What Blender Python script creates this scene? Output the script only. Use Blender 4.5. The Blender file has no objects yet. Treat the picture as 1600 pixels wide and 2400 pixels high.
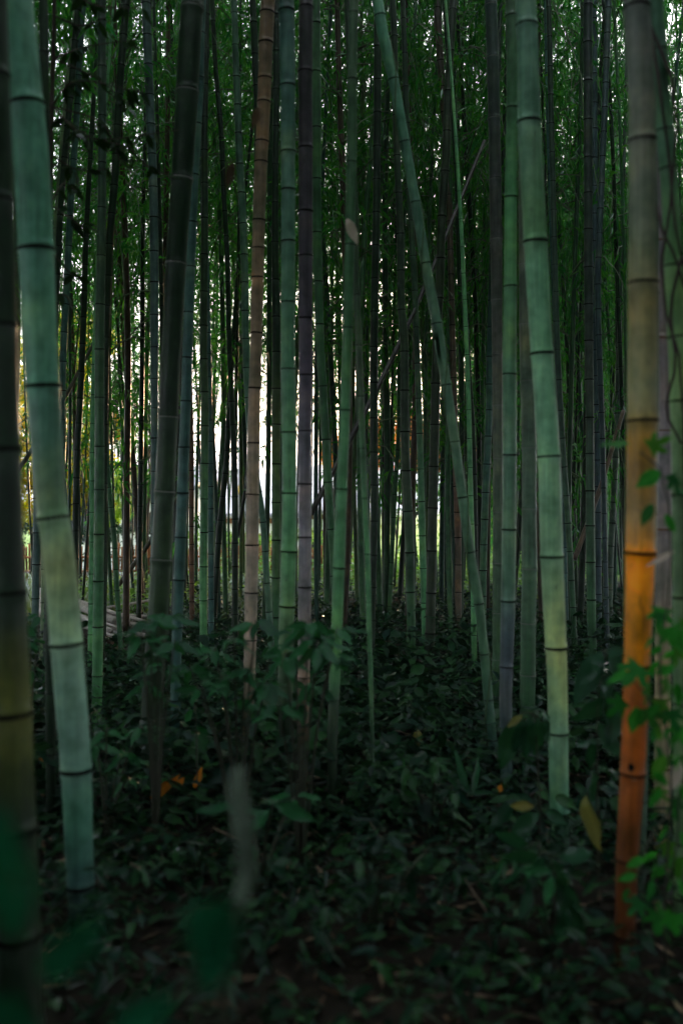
import bpy, math, random
import numpy as np
from mathutils import Vector, Matrix, Quaternion

random.seed(7)
rng = np.random.default_rng(7)
R = math.radians
S = bpy.context.scene
C = S.collection

# ------------------------------------------------------------------ camera
CAM_H = 1.5
FPX = 35.0 / 36.0 * 2400.0           # focal length in photo pixels
cam_d = bpy.data.cameras.new('camera')
cam = bpy.data.objects.new('camera', cam_d)
C.objects.link(cam)
cam.location = (0, 0, CAM_H)
cam.rotation_euler = (R(90), 0, 0)
cam_d.sensor_fit = 'VERTICAL'
cam_d.sensor_height = 36.0
cam_d.lens = 35.0
cam_d.clip_start = 0.05
cam_d.clip_end = 9000
cam_d.dof.use_dof = True
cam_d.dof.focus_distance = 10.5
cam_d.dof.aperture_fstop = 1.5
S.camera = cam

# ------------------------------------------------------------------ sky, sun, exposure
SUN_EL, SUN_AZ = R(5.0), R(7.5)      # azimuth clockwise from +Y (straight ahead)
world = bpy.data.worlds.new('World')
S.world = world
world.use_nodes = True
wn, wl = world.node_tree.nodes, world.node_tree.links
wn.clear()
w_out = wn.new('ShaderNodeOutputWorld')
sky = wn.new('ShaderNodeTexSky')
sky.sky_type = 'NISHITA'
sky.sun_disc = False
sky.sun_elevation = SUN_EL
sky.sun_rotation = SUN_AZ
sky.altitude = 0
sky.air_density = 1.0
sky.dust_density = 3.0
sky.ozone_density = 2.0
bg_sky = wn.new('ShaderNodeBackground'); bg_sky.inputs['Strength'].default_value = 0.14
wl.new(sky.outputs[0], bg_sky.inputs['Color'])
bg_cl = wn.new('ShaderNodeBackground')           # thin even cloud over the whole dome
bg_cl.inputs['Color'].default_value = (0.90, 0.92, 1.0, 1)
bg_cl.inputs['Strength'].default_value = 1.5
add = wn.new('ShaderNodeAddShader')
wl.new(bg_sky.outputs[0], add.inputs[0]); wl.new(bg_cl.outputs[0], add.inputs[1])
wl.new(add.outputs[0], w_out.inputs['Surface'])

sun_d = bpy.data.lights.new('sun', 'SUN')
sun_d.energy = 5.0
sun_d.angle = R(0.6)
sun_d.color = (1.0, 0.66, 0.36)
sun = bpy.data.objects.new('sun', sun_d)
C.objects.link(sun)
sdir = Vector((math.sin(SUN_AZ) * math.cos(SUN_EL), math.cos(SUN_AZ) * math.cos(SUN_EL), math.sin(SUN_EL)))
sun.rotation_euler = (-sdir).to_track_quat('-Z', 'Y').to_euler()
sun.location = sdir * 60

S.view_settings.view_transform = 'Standard'
S.view_settings.look = 'None'
S.view_settings.exposure = 1.8
S.view_settings.gamma = 1.0
S.view_settings.use_curve_mapping = False
S.render.engine = 'CYCLES'
cy = S.cycles
cy.max_bounces = 7; cy.diffuse_bounces = 3; cy.glossy_bounces = 2
cy.transmission_bounces = 4; cy.transparent_max_bounces = 4
cy.caustics_reflective = False; cy.caustics_refractive = False
cy.use_denoising = True

# ------------------------------------------------------------------ helpers
def P(u, v, Y):
    """photo pixel at depth Y -> world point"""
    return Vector(((u - 800.0) / FPX * Y, Y, CAM_H - (v - 1200.0) / FPX * Y))

def gz(x, y):
    x = np.asarray(x, float); y = np.asarray(y, float)
    near = np.clip((24.0 - y) / 6.0, 0, 1) * np.clip((y + 8) / 4, 0, 1)
    t = np.clip((y - 23.5) / 8.0, 0, 1); drop = -2.0 * t * t * (3 - 2 * t)
    return drop + near * (0.045 * np.sin(x * 1.3 + 0.6 * y) + 0.03 * np.sin(2.1 * y - 0.7 * x + 1.0) + 0.025 * np.sin(3.7 * x + 2.9 * y))

def ground_z(x, y):
    return float(gz(x, y))

def make_mesh(name, V, F, mats, mat_idx=None, smooth=True, attrs=None):
    """V (n,3); F list of (k,3) or (k,4) arrays; attrs {name: (n,) floats or (n,4) colours} per point"""
    me = bpy.data.meshes.new(name)
    V = np.asarray(V, np.float32)
    F = [np.asarray(f, np.int32) for f in F if len(f)]
    loops = np.concatenate([f.ravel() for f in F])
    tot = np.concatenate([np.full(len(f), f.shape[1], np.int32) for f in F])
    start = np.concatenate([[0], np.cumsum(tot)[:-1]]).astype(np.int32)
    me.vertices.add(len(V)); me.vertices.foreach_set('co', V.ravel())
    me.loops.add(len(loops)); me.loops.foreach_set('vertex_index', loops)
    me.polygons.add(len(tot))
    me.polygons.foreach_set('loop_start', start)
    me.polygons.foreach_set('loop_total', tot)
    for m in (mats if isinstance(mats, (list, tuple)) else [mats]):
        me.materials.append(m)
    if mat_idx is not None:
        me.polygons.foreach_set('material_index', np.asarray(mat_idx, np.int32))
    me.polygons.foreach_set('use_smooth', np.full(len(tot), smooth, bool))
    for k, a in (attrs or {}).items():
        a = np.asarray(a, np.float32)
        if a.ndim == 1:
            me.attributes.new(k, 'FLOAT', 'POINT').data.foreach_set('value', a)
        else:
            me.attributes.new(k, 'FLOAT_COLOR', 'POINT').data.foreach_set('color', a.ravel())
    me.update(calc_edges=True)
    return me

def link(name, me, parent=None, M=None):
    o = bpy.data.objects.new(name, me)
    C.objects.link(o)
    if parent is not None:
        o.parent = parent
    if M is not None:
        o.matrix_local = M
    return o

def tag(o, label=None, cat=None, group=None, kind=None):
    if label: o['label'] = label
    if cat: o['category'] = cat
    if group: o['group'] = group
    if kind: o['kind'] = kind
    return o

def thing(name, loc, label, cat, group=None):
    o = bpy.data.objects.new(name, None)
    o.empty_display_size = 0.1
    C.objects.link(o)
    o.location = loc
    return tag(o, label, cat, group)

def catmull(pts, n):
    """pts (k,d) -> n samples evenly in index space"""
    pts = np.asarray(pts, float)
    k = len(pts)
    ext = np.vstack([2 * pts[0] - pts[1], pts, 2 * pts[-1] - pts[-2]])
    t = np.linspace(0, k - 1 - 1e-9, n)
    i = t.astype(int); f = (t - i)[:, None]
    p0, p1, p2, p3 = ext[i], ext[i + 1], ext[i + 2], ext[i + 3]
    return 0.5 * ((2 * p1) + (-p0 + p2) * f + (2 * p0 - 5 * p1 + 4 * p2 - p3) * f ** 2 + (-p0 + 3 * p1 - 3 * p2 + p3) * f ** 3)

def frames(pts):
    t = np.gradient(pts, axis=0)
    t /= np.linalg.norm(t, axis=1)[:, None] + 1e-12
    ref = np.where(np.abs(t[:, 2:3]) > 0.9, np.array([[1.0, 0, 0]]), np.array([[0, 0, 1.0]]))
    a = np.cross(t, ref); a /= np.linalg.norm(a, axis=1)[:, None] + 1e-12
    b = np.cross(t, a)
    return t, a, b

def tube(pts, rad, sides=8, cap=True):
    pts = np.asarray(pts, float); n = len(pts)
    rad = np.broadcast_to(np.asarray(rad, float), (n,))
    t, a, b = frames(pts)
    if abs(t[0][2]) > 0.9:            # keep one reference for upright tubes
        ref = np.array([[1.0, 0, 0]])
        a = np.cross(t, ref); a /= np.linalg.norm(a, axis=1)[:, None] + 1e-12; b = np.cross(t, a)
    ang = np.arange(sides) / sides * 2 * np.pi
    ring = np.cos(ang)[None, :, None] * a[:, None, :] + np.sin(ang)[None, :, None] * b[:, None, :]
    V = (pts[:, None, :] + ring * rad[:, None, None]).reshape(-1, 3)
    i = np.arange(n - 1)[:, None] * sides; j = np.arange(sides)[None, :]; j2 = (j + 1) % sides
    Q = np.stack([i + j, i + j2, i + sides + j2, i + sides + j], -1).reshape(-1, 4)
    F = [Q]
    if cap:
        V = np.vstack([V, pts[0], pts[-1]])
        k = n * sides
        jj = np.arange(sides); jn = (jj + 1) % sides
        F.append(np.stack([np.full(sides, k), jn, jj], 1))
        F.append(np.stack([np.full(sides, k + 1), (n - 1) * sides + jj, (n - 1) * sides + jn], 1))
    return V, F

class Pile:
    """collects shapes into one mesh"""
    def __init__(s): s.V = []; s.F = {3: [], 4: []}; s.M = {3: [], 4: []}; s.A = {}; s.n = 0
    def add(s, V, F, m=0, **attrs):
        V = np.asarray(V, float)
        for f in F:
            f = np.asarray(f)
            if len(f) == 0: continue
            s.F[f.shape[1]].append(f + s.n); s.M[f.shape[1]].append(np.full(len(f), m))
        s.V.append(V); s.n += len(V)
        for k, a in attrs.items(): s.A.setdefault(k, []).append(np.asarray(a))
    def build(s, name, mats, smooth=True):
        F, M = [], []
        for k in (3, 4):
            if s.F[k]:
                F.append(np.vstack(s.F[k])); M.append(np.concatenate(s.M[k]))
        return make_mesh(name, np.vstack(s.V), F, mats, np.concatenate(M), smooth, {k: np.concatenate(a) for k, a in s.A.items()})

def box(x0, x1, y0, y1, z0, z1):
    V = [(x, y, z) for x in (x0, x1) for y in (y0, y1) for z in (z0, z1)]
    F = [(0, 1, 3, 2), (4, 6, 7, 5), (0, 4, 5, 1), (2, 3, 7, 6), (0, 2, 6, 4), (1, 5, 7, 3)]
    return np.array(V, float), [np.array(F)]

# ------------------------------------------------------------------ materials
def new_mat(name):
    m = bpy.data.materials.new(name); m.use_nodes = True
    nt = m.node_tree; nt.nodes.clear()
    out = nt.nodes.new('ShaderNodeOutputMaterial')
    return m, nt, out

def N(nt, t, **kw):
    n = nt.nodes.new(t)
    for k, v in kw.items():
        if k.startswith('i_'):
            key = k[2:]
            key = int(key) if key.isdigit() else key.replace('_', ' ')
            n.inputs[key].default_value = v
        else:
            setattr(n, k, v)
    return n

def mixc(nt, fac, a, b, mode='MIX'):
    n = nt.nodes.new('ShaderNodeMix'); n.data_type = 'RGBA'; n.blend_type = mode
    for i, x in ((0, fac), (6, a), (7, b)):
        if hasattr(x, 'is_linked'): nt.links.new(x, n.inputs[i])
        elif i == 0: n.inputs[0].default_value = x
        else: n.inputs[i].default_value = (*x, 1) if len(x) == 3 else x
    return n.outputs[2]

def ramp(nt, src, stops):
    n = nt.nodes.new('ShaderNodeValToRGB')
    e = n.color_ramp.elements
    while len(e) < len(stops): e.new(0.5)
    for k, (p, c) in zip(e, stops):
        k.position = p; k.color = (*c, 1) if hasattr(c, '__len__') else (c, c, c, 1)
    nt.links.new(src, n.inputs[0])
    return n.outputs[0]

def bamboo_material():
    m, nt, out = new_mat('bamboo_skin'); L = nt.links
    tint = N(nt, 'ShaderNodeAttribute', attribute_name='tint')
    nd = N(nt, 'ShaderNodeAttribute', attribute_name='bloom')     # waxy band below each node
    info = N(nt, 'ShaderNodeObjectInfo')
    tc = N(nt, 'ShaderNodeTexCoord')
    mp = N(nt, 'ShaderNodeMapping'); mp.inputs['Scale'].default_value = (70, 70, 2.2)
    off = N(nt, 'ShaderNodeVectorMath', operation='ADD')
    L.new(tc.outputs['Object'], off.inputs[0])
    sc = N(nt, 'ShaderNodeMath', operation='MULTIPLY'); L.new(info.outputs['Random'], sc.inputs[0]); sc.inputs[1].default_value = 37
    L.new(sc.outputs[0], off.inputs[1]); L.new(off.outputs[0], mp.inputs['Vector'])
    streak = N(nt, 'ShaderNodeTexNoise', i_Scale=1.0, i_Detail=4.0, i_Roughness=0.6); L.new(mp.outputs[0], streak.inputs['Vector'])
    blot = N(nt, 'ShaderNodeTexNoise', i_Scale=3.3, i_Detail=3.0, i_Roughness=0.55); L.new(off.outputs[0], blot.inputs['Vector'])
    mp2 = N(nt, 'ShaderNodeMapping'); mp2.inputs['Scale'].default_value = (24, 24, 9); L.new(off.outputs[0], mp2.inputs['Vector'])
    lich = N(nt, 'ShaderNodeTexNoise', i_Scale=1.0, i_Detail=5.0, i_Roughness=0.7); L.new(mp2.outputs[0], lich.inputs['Vector'])
    c = tint.outputs['Color']
    c = mixc(nt, 1.0, c, ramp(nt, streak.outputs[0], [(0.25, 0.68), (0.75, 1.3)]), 'MULTIPLY')
    c = mixc(nt, 1.0, c, ramp(nt, blot.outputs[0], [(0.3, (0.45, 0.56, 0.50)), (0.48, (0.92, 0.98, 0.95)), (0.60, (1.1, 1.08, 0.95)), (0.72, (1.6, 1.35, 0.95))]), 'MULTIPLY')
    mot = N(nt, 'ShaderNodeTexNoise', i_Scale=13.0, i_Detail=4.0, i_Roughness=0.6); L.new(off.outputs[0], mot.inputs['Vector'])
    c = mixc(nt, 1.0, c, ramp(nt, mot.outputs[0], [(0.32, (0.66, 0.72, 0.66)), (0.52, (1.0, 1.0, 1.0)), (0.68, (1.28, 1.22, 1.12))]), 'MULTIPLY')
    lf = ramp(nt, lich.outputs[0], [(0.57, 0.0), (0.70, 0.5)])
    lfa = N(nt, 'ShaderNodeMath', operation='MULTIPLY'); L.new(lf, lfa.inputs[0]); L.new(tint.outputs['Alpha'], lfa.inputs[1])
    c = mixc(nt, lfa.outputs[0], c, mixc(nt, 0.10, mixc(nt, 1.0, c, (1.75, 1.45, 1.55), 'MULTIPLY'), (0.26, 0.30, 0.25)))
    # brown streaks and stains on dead culms
    mp3 = N(nt, 'ShaderNodeMapping'); mp3.inputs['Scale'].default_value = (34, 34, 4.5); L.new(off.outputs[0], mp3.inputs['Vector'])
    stn = N(nt, 'ShaderNodeTexNoise', i_Scale=1.0, i_Detail=5.0, i_Roughness=0.65); L.new(mp3.outputs[0], stn.inputs['Vector'])
    dead = N(nt, 'ShaderNodeMath', operation='SUBTRACT', i_0=1.0); L.new(tint.outputs['Alpha'], dead.inputs[1])
    sf = N(nt, 'ShaderNodeMath', operation='MULTIPLY'); L.new(ramp(nt, stn.outputs[0], [(0.56, 0.0), (0.72, 0.85)]), sf.inputs[0]); L.new(dead.outputs[0], sf.inputs[1])
    c = mixc(nt, sf.outputs[0], c, (0.10, 0.035, 0.012))
    dk = ramp(nt, lich.outputs[0], [(0.27, 0.6), (0.36, 0.0)])
    c = mixc(nt, dk, c, (0.035, 0.04, 0.03))
    # pale waxy bloom just under each node
    bm2 = N(nt, 'ShaderNodeMath', operation='MULTIPLY'); L.new(nd.outputs['Fac'], bm2.inputs[0]); bb = N(nt, 'ShaderNodeMath', operation='MULTIPLY'); L.new(blot.outputs[0], bb.inputs[0]); L.new(tint.outputs['Alpha'], bb.inputs[1]); L.new(bb.outputs[0], bm2.inputs[1])
    c = mixc(nt, bm2.outputs[0], c, mixc(nt, 0.16, mixc(nt, 1.0, c, (1.8, 1.65, 1.85), 'MULTIPLY'), (0.4, 0.45, 0.42)))
    p = N(nt, 'ShaderNodeBsdfPrincipled', i_Roughness=0.42)
    p.inputs['Specular IOR Level'].default_value = 0.28
    L.new(c, p.inputs['Base Color'])
    rr = ramp(nt, lich.outputs[0], [(0.3, 0.30), (0.7, 0.55)]); L.new(rr, p.inputs['Roughness'])
    bp = N(nt, 'ShaderNodeBump', i_Strength=0.12, i_Distance=0.004); L.new(streak.outputs[0], bp.inputs['Height']); L.new(bp.outputs[0], p.inputs['Normal'])
    L.new(p.outputs[0], out.inputs[0])
    return m

def plain(name, col, rough=0.7, var=0.25, scale=12.0, spec=0.3, stretch=None, bump=0.0):
    m, nt, out = new_mat(name); L = nt.links
    tc = N(nt, 'ShaderNodeTexCoord')
    mp = N(nt, 'ShaderNodeMapping'); mp.inputs['Scale'].default_value = stretch or (1, 1, 1)
    L.new(tc.outputs['Object'], mp.inputs[0])
    n = N(nt, 'ShaderNodeTexNoise', i_Scale=scale, i_Detail=5.0, i_Roughness=0.6); L.new(mp.outputs[0], n.inputs['Vector'])
    c = mixc(nt, 1.0, col, ramp(nt, n.outputs[0], [(0.3, 1 - var), (0.7, 1 + var)]), 'MULTIPLY')
    p = N(nt, 'ShaderNodeBsdfPrincipled', i_Roughness=rough); p.inputs['Specular IOR Level'].default_value = spec
    L.new(c, p.inputs['Base Color'])
    if bump:
        b = N(nt, 'ShaderNodeBump', i_Strength=bump, i_Distance=0.02); L.new(n.outputs[0], b.inputs['Height']); L.new(b.outputs[0], p.inputs['Normal'])
    L.new(p.outputs[0], out.inputs[0])
    return m

def leaf_material(name, cols, trans, gloss=0.12, rough=0.35, tmix=0.45, midrib=False):
    """cols: ramp over the leaf's own random value; trans multiplies the colour for light that comes through"""
    m, nt, out = new_mat(name); L = nt.links
    geo = N(nt, 'ShaderNodeNewGeometry')
    info = N(nt, 'ShaderNodeObjectInfo')
    ad = N(nt, 'ShaderNodeMath', operation='ADD'); L.new(geo.outputs['Random Per Island'], ad.inputs[0]); L.new(info.outputs['Random'], ad.inputs[1])
    fr = N(nt, 'ShaderNodeMath', operation='FRACT'); L.new(ad.outputs[0], fr.inputs[0])
    k = len(cols)
    c = ramp(nt, fr.outputs[0], [(i / max(1, k - 1), cc) for i, cc in enumerate(cols)])
    if midrib:
        at = N(nt, 'ShaderNodeAttribute', attribute_name='rib')
        pw = N(nt, 'ShaderNodeMath', operation='POWER', i_1=5.0); L.new(at.outputs['Fac'], pw.inputs[0])
        c = mixc(nt, pw.outputs[0], c, mixc(nt, 1.0, c, (2.2, 1.9, 1.9), 'MULTIPLY'))
        tc = N(nt, 'ShaderNodeTexCoord')
        nz = N(nt, 'ShaderNodeTexNoise', i_Scale=45.0, i_Detail=3.0); L.new(tc.outputs['Object'], nz.inputs['Vector'])
        c = mixc(nt, 1.0, c, ramp(nt, nz.outputs[0], [(0.3, 0.7), (0.7, 1.25)]), 'MULTIPLY')
    d = N(nt, 'ShaderNodeBsdfDiffuse'); L.new(c, d.inputs[0])
    t = N(nt, 'ShaderNodeBsdfTranslucent'); L.new(mixc(nt, 1.0, c, trans, 'MULTIPLY'), t.inputs[0])
    mx = N(nt, 'ShaderNodeMixShader', i_0=tmix); L.new(d.outputs[0], mx.inputs[1]); L.new(t.outputs[0], mx.inputs[2])
    g = N(nt, 'ShaderNodeBsdfGlossy', i_Roughness=rough); g.inputs[0].default_value = (0.8, 0.85, 0.9, 1)
    fz = N(nt, 'ShaderNodeFresnel', i_IOR=1.4)
    fm = N(nt, 'ShaderNodeMath', operation='MULTIPLY'); L.new(fz.outputs[0], fm.inputs[0]); fm.inputs[1].default_value = gloss * 8
    m2 = N(nt, 'ShaderNodeMixShader'); L.new(fm.outputs[0], m2.inputs[0]); L.new(mx.outputs[0], m2.inputs[1]); L.new(g.outputs[0], m2.inputs[2])
    L.new(m2.outputs[0], out.inputs[0])
    return m

M_BAM = bamboo_material()
M_NODE = plain('node_scar', (0.007, 0.007, 0.006), 0.9, 0.4, 60, 0.05)
M_NODEP = plain('pale_node_scar', (0.17, 0.17, 0.155), 0.8, 0.4, 60)
M_NODER = plain('rusty_node_scar', (0.12, 0.05, 0.02), 0.8, 0.4, 60)
M_BLEAF = leaf_material('bamboo_leaf', [(0.012, 0.075, 0.018), (0.020, 0.110, 0.022), (0.044, 0.140, 0.018), (0.014, 0.092, 0.036)], (2.3, 2.5, 1.3), 0.012, 0.4, 0.6)
M_TWIG = plain('bamboo_twig', (0.07, 0.10, 0.05), 0.7, 0.3, 20)
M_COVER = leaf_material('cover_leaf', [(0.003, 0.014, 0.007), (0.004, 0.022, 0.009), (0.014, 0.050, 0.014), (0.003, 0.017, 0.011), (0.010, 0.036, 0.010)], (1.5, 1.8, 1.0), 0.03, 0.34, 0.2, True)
M_SHRUB = leaf_material('shrub_leaf', [(0.008, 0.044, 0.018), (0.013, 0.066, 0.024), (0.016, 0.080, 0.028)], (1.6, 2.2, 1.0), 0.035, 0.36, 0.28, True)
M_VINE = leaf_material('vine_leaf', [(0.022, 0.16, 0.022), (0.032, 0.22, 0.030), (0.014, 0.09, 0.028), (0.06, 0.19, 0.02)], (1.6, 1.9, 1.0), 0.015, 0.45, 0.4, True)
M_AUC = leaf_material('aucuba_leaf', [(0.010, 0.050, 0.024), (0.016, 0.065, 0.026), (0.018, 0.058, 0.034)], (1.5, 1.8, 1.0), 0.07, 0.28, 0.25, True)
M_YEL = leaf_material('yellowing_leaf', [(0.16, 0.15, 0.035), (0.13, 0.14, 0.04)], (1.3, 1.3, 0.8), 0.08, 0.4, 0.3, True)
M_DRY = leaf_material('dry_leaf', [(0.05, 0.032, 0.018), (0.08, 0.05, 0.026), (0.035, 0.024, 0.015), (0.03, 0.02, 0.013), (0.22, 0.16, 0.10), (0.045, 0.026, 0.016)], (1.1, 1.0, 0.9), 0.02, 0.6, 0.2)
M_ORL = leaf_material('orange_leaf', [(0.34, 0.13, 0.015), (0.44, 0.17, 0.02)], (1.2, 1.1, 0.8), 0.02, 0.6, 0.3, True)
M_PALE = leaf_material('pale_dry_leaf', [(0.46, 0.40, 0.33), (0.52, 0.46, 0.38)], (1.1, 1.0, 0.9), 0.02, 0.6, 0.3)
M_MAPLE = leaf_material('maple_leaf', [(0.30, 0.29, 0.004), (0.36, 0.29, 0.004), (0.20, 0.27, 0.008), (0.42, 0.25, 0.004)], (2.2, 2.2, 1.0), 0.02, 0.5, 0.65)
M_MAPLE2 = leaf_material('green_maple_leaf', [(0.12, 0.22, 0.02), (0.16, 0.26, 0.025), (0.22, 0.26, 0.02)], (2.2, 2.2, 1.0), 0.02, 0.5, 0.65)
M_GLARE_LEAF = leaf_material('glare_amber_leaf', [(0.48, 0.19, 0.015), (0.52, 0.25, 0.02), (0.30, 0.24, 0.02), (0.50, 0.15, 0.01)], (2.2, 2.0, 1.2), 0.02, 0.5, 0.65)  # amber leaf colour standing in for orange glare of the sky
M_EVER = leaf_material('evergreen_leaf', [(0.008, 0.020, 0.007), (0.012, 0.030, 0.009), (0.010, 0.024, 0.010)], (1.8, 1.8, 1.0), 0.012, 0.4, 0.35)
M_GRASS = leaf_material('grass_blade', [(0.09, 0.17, 0.05), (0.13, 0.20, 0.06), (0.07, 0.14, 0.04), (0.19, 0.18, 0.09)], (1.5, 1.6, 1.0), 0.04, 0.5, 0.4)
M_BRIGHT = leaf_material('lawn_leaf', [(0.10, 0.24, 0.03), (0.14, 0.30, 0.04), (0.08, 0.20, 0.03), (0.22, 0.30, 0.05)], (1.9, 1.9, 1.0), 0.04, 0.5, 0.5)
M_STEM = plain('shrub_stem', (0.035, 0.04, 0.025), 0.8, 0.3, 20)
M_BARK = plain('bark', (0.05, 0.04, 0.032), 0.9, 0.4, 9, 0.2, (1, 1, 0.2), 0.6)
M_POLE = plain('weathered_bamboo', (0.50, 0.45, 0.41), 0.65, 0.35, 6, 0.3, (6, 6, 6))
M_FENCE = plain('fence_bamboo', (0.32, 0.13, 0.05), 0.75, 0.4, 5, 0.2, (8, 8, 1))
M_LOG = plain('rotten_wood', (0.09, 0.065, 0.045), 0.9, 0.45, 8, 0.1, (1, 3, 3), 0.6)

def soil_material():
    m, nt, out = new_mat('forest_soil'); L = nt.links
    tc = N(nt, 'ShaderNodeTexCoord')
    n1 = N(nt, 'ShaderNodeTexNoise', i_Scale=0.6, i_Detail=6.0, i_Roughness=0.65); L.new(tc.outputs['Object'], n1.inputs['Vector'])
    n2 = N(nt, 'ShaderNodeTexNoise', i_Scale=22.0, i_Detail=6.0, i_Roughness=0.7); L.new(tc.outputs['Object'], n2.inputs['Vector'])
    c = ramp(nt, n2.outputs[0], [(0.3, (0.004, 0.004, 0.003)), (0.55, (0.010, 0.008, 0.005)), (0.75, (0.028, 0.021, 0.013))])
    # open grassy land beyond the grove
    sep = N(nt, 'ShaderNodeSeparateXYZ'); L.new(tc.outputs['Object'], sep.inputs[0])
    a = N(nt, 'ShaderNodeMath', operation='ADD'); L.new(sep.outputs[1], a.inputs[0])
    s = N(nt, 'ShaderNodeMath', operation='MULTIPLY', i_1=5.0); L.new(n1.outputs[0], s.inputs[0]); L.new(s.outputs[0], a.inputs[1])
    mr = N(nt, 'ShaderNodeMapRange'); mr.inputs[1].default_value = 23.5; mr.inputs[2].default_value = 26.5; L.new(a.outputs[0], mr.inputs[0])
    g = ramp(nt, n2.outputs[0], [(0.3, (0.07, 0.14, 0.025)), (0.7, (0.14, 0.22, 0.045))])
    c = mixc(nt, mr.outputs[0], c, g)
    p = N(nt, 'ShaderNodeBsdfPrincipled', i_Roughness=0.95); p.inputs['Specular IOR Level'].default_value = 0.1
    L.new(c, p.inputs['Base Color'])
    b = N(nt, 'ShaderNodeBump', i_Strength=0.7, i_Distance=0.03); L.new(n2.outputs[0], b.inputs['Height']); L.new(b.outputs[0], p.inputs['Normal'])
    L.new(p.outputs[0], out.inputs[0])
    return m

# ------------------------------------------------------------------ the setting: ground and hills
def axis(lo, hi, step, far, k):
    core = np.arange(lo, hi + 1e-6, step)
    out = [core]
    e = step * np.cumsum(k ** np.arange(1, 60)); e = e[e < far]
    return np.concatenate([lo - e[::-1], core, hi + e])
gx = axis(-14, 14, 0.2, 5200, 1.28); gy = axis(-6, 26, 0.2, 5200, 1.28)
XX, YY = np.meshgrid(gx, gy)
GV = np.stack([XX, YY, gz(XX, YY)], -1).reshape(-1, 3)
nx, ny = len(gx), len(gy)
ii = (np.arange(ny - 1)[:, None] * nx + np.arange(nx - 1)[None, :]).ravel()
GQ = np.stack([ii, ii + 1, ii + nx + 1, ii + nx], 1)
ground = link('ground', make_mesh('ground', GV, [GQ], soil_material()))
tag(ground, 'dark leaf strewn forest floor running out to grass beyond the grove', kind='structure')

hx = np.linspace(-3600, 3600, 160); hy = np.linspace(3300, 4600, 14)
HX, HY = np.meshgrid(hx, hy)
ridge = 190 + 34 * np.sin(HX / 430 + 1) + 20 * np.sin(HX / 170) + 9 * np.sin(HX / 75 + 2)
HZ = ridge * np.sin(np.clip((HY - 3300) / 1300, 0, 1) * np.pi * 0.6 + 0.02) - 2
HV = np.stack([HX, HY, HZ], -1).reshape(-1, 3)
n0 = len(hx); ii = (np.arange(13)[:, None] * n0 + np.arange(n0 - 1)[None, :]).ravel()
M_HILL = plain('wooded_hill', (0.05, 0.075, 0.05), 0.95, 0.4, 0.02, 0.1)
hills = link('hills', make_mesh('hills', HV, [np.stack([ii, ii + 1, ii + n0 + 1, ii + n0], 1)], M_HILL))
tag(hills, 'pale blue wooded hills far beyond the houses', kind='structure')

# ------------------------------------------------------------------ bamboo
LICHEN = 1.0
def tint_of(cols, z):
    """cols: one colour, or [(z, colour), ...] rising in z"""
    if not hasattr(cols[0], '__len__'):
        return np.tile(np.array([*cols, LICHEN]), (len(z), 1))
    zs = [a for a, _ in cols]; cs = np.array([(*c, LICHEN)[:4] for _, c in cols])
    return np.stack([np.interp(z, zs, cs[:, i]) for i in range(4)], 1)

def culm_mesh(name, ctrl, nodes_s, tint, sides, detail=True):
    """ctrl: (k,4) rows x,y,z,r from the ground up (local); nodes_s: heights z of nodes; tint as tint_of"""
    ctrl = np.asarray(ctrl, float)
    dense = catmull(ctrl, max(40, len(ctrl) * 12))
    zd = np.maximum.accumulate(dense[:, 2] + np.arange(len(dense)) * 1e-7)
    def at(z):
        return np.stack([np.interp(z, zd, dense[:, i]) for i in (0, 1, 2, 3)], -1)
    z0, z1 = zd[0], zd[-1]
    zs, mul, nd = [], [], []
    nodes = [z for z in nodes_s if z0 + 0.02 < z < z1 - 0.02]
    prof = [(-3.0, 1.0), (-1.6, 1.0), (-0.8, 1.0), (-0.32, 1.012), (-0.16, 1.07), (-0.06, 1.075), (0.02, 0.99), (0.12, 1.085), (0.26, 1.03), (0.7, 1.0)] if detail else [(-0.5, 1.0), (-0.08, 1.06), (0.08, 1.04), (0.5, 1.0)]
    edges = [z0] + nodes + [z1]
    for a, b in zip(edges[:-1], edges[1:]):
        k = max(2, int((b - a) / 0.22))
        for f in (np.arange(k) + 0.5) / k:
            zs.append(a + f * (b - a)); mul.append(1.0)
    for zn in nodes:
        r = float(at(np.array([zn]))[0][3])
        for d, m_ in prof:
            zs.append(zn + d * r); mul.append(m_)
    zs += [z0, z1]; mul += [1.0, 1.0]
    o = np.argsort(zs); zs = np.array(zs)[o]; mul = np.array(mul)[o]
    pr = at(zs)
    nd = np.zeros(len(zs))
    for zn in nodes:
        r = float(at(np.array([zn]))[0][3]); d = (zs - zn) / r
        nd = np.maximum(nd, np.where((d < -0.03) & (d > -3.0), 0.9 * np.exp(d * 1.1) - 0.03, 0))
    nd = np.clip(nd, 0, 1) * (1.0 if detail else 0.3)
    V, F = tube(pr[:, :3], pr[:, 3] * mul, sides)
    tn = tint_of(tint, zs)
    tn = np.vstack([np.repeat(tn, sides, 0), tn[:1], tn[-1:]])
    ndv = np.concatenate([np.repeat(nd, sides), nd[:1], nd[-1:]])
    return make_mesh(name, V, F, M_BAM, None, True, {'tint': tn, 'bloom': ndv}), at, nodes

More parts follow.
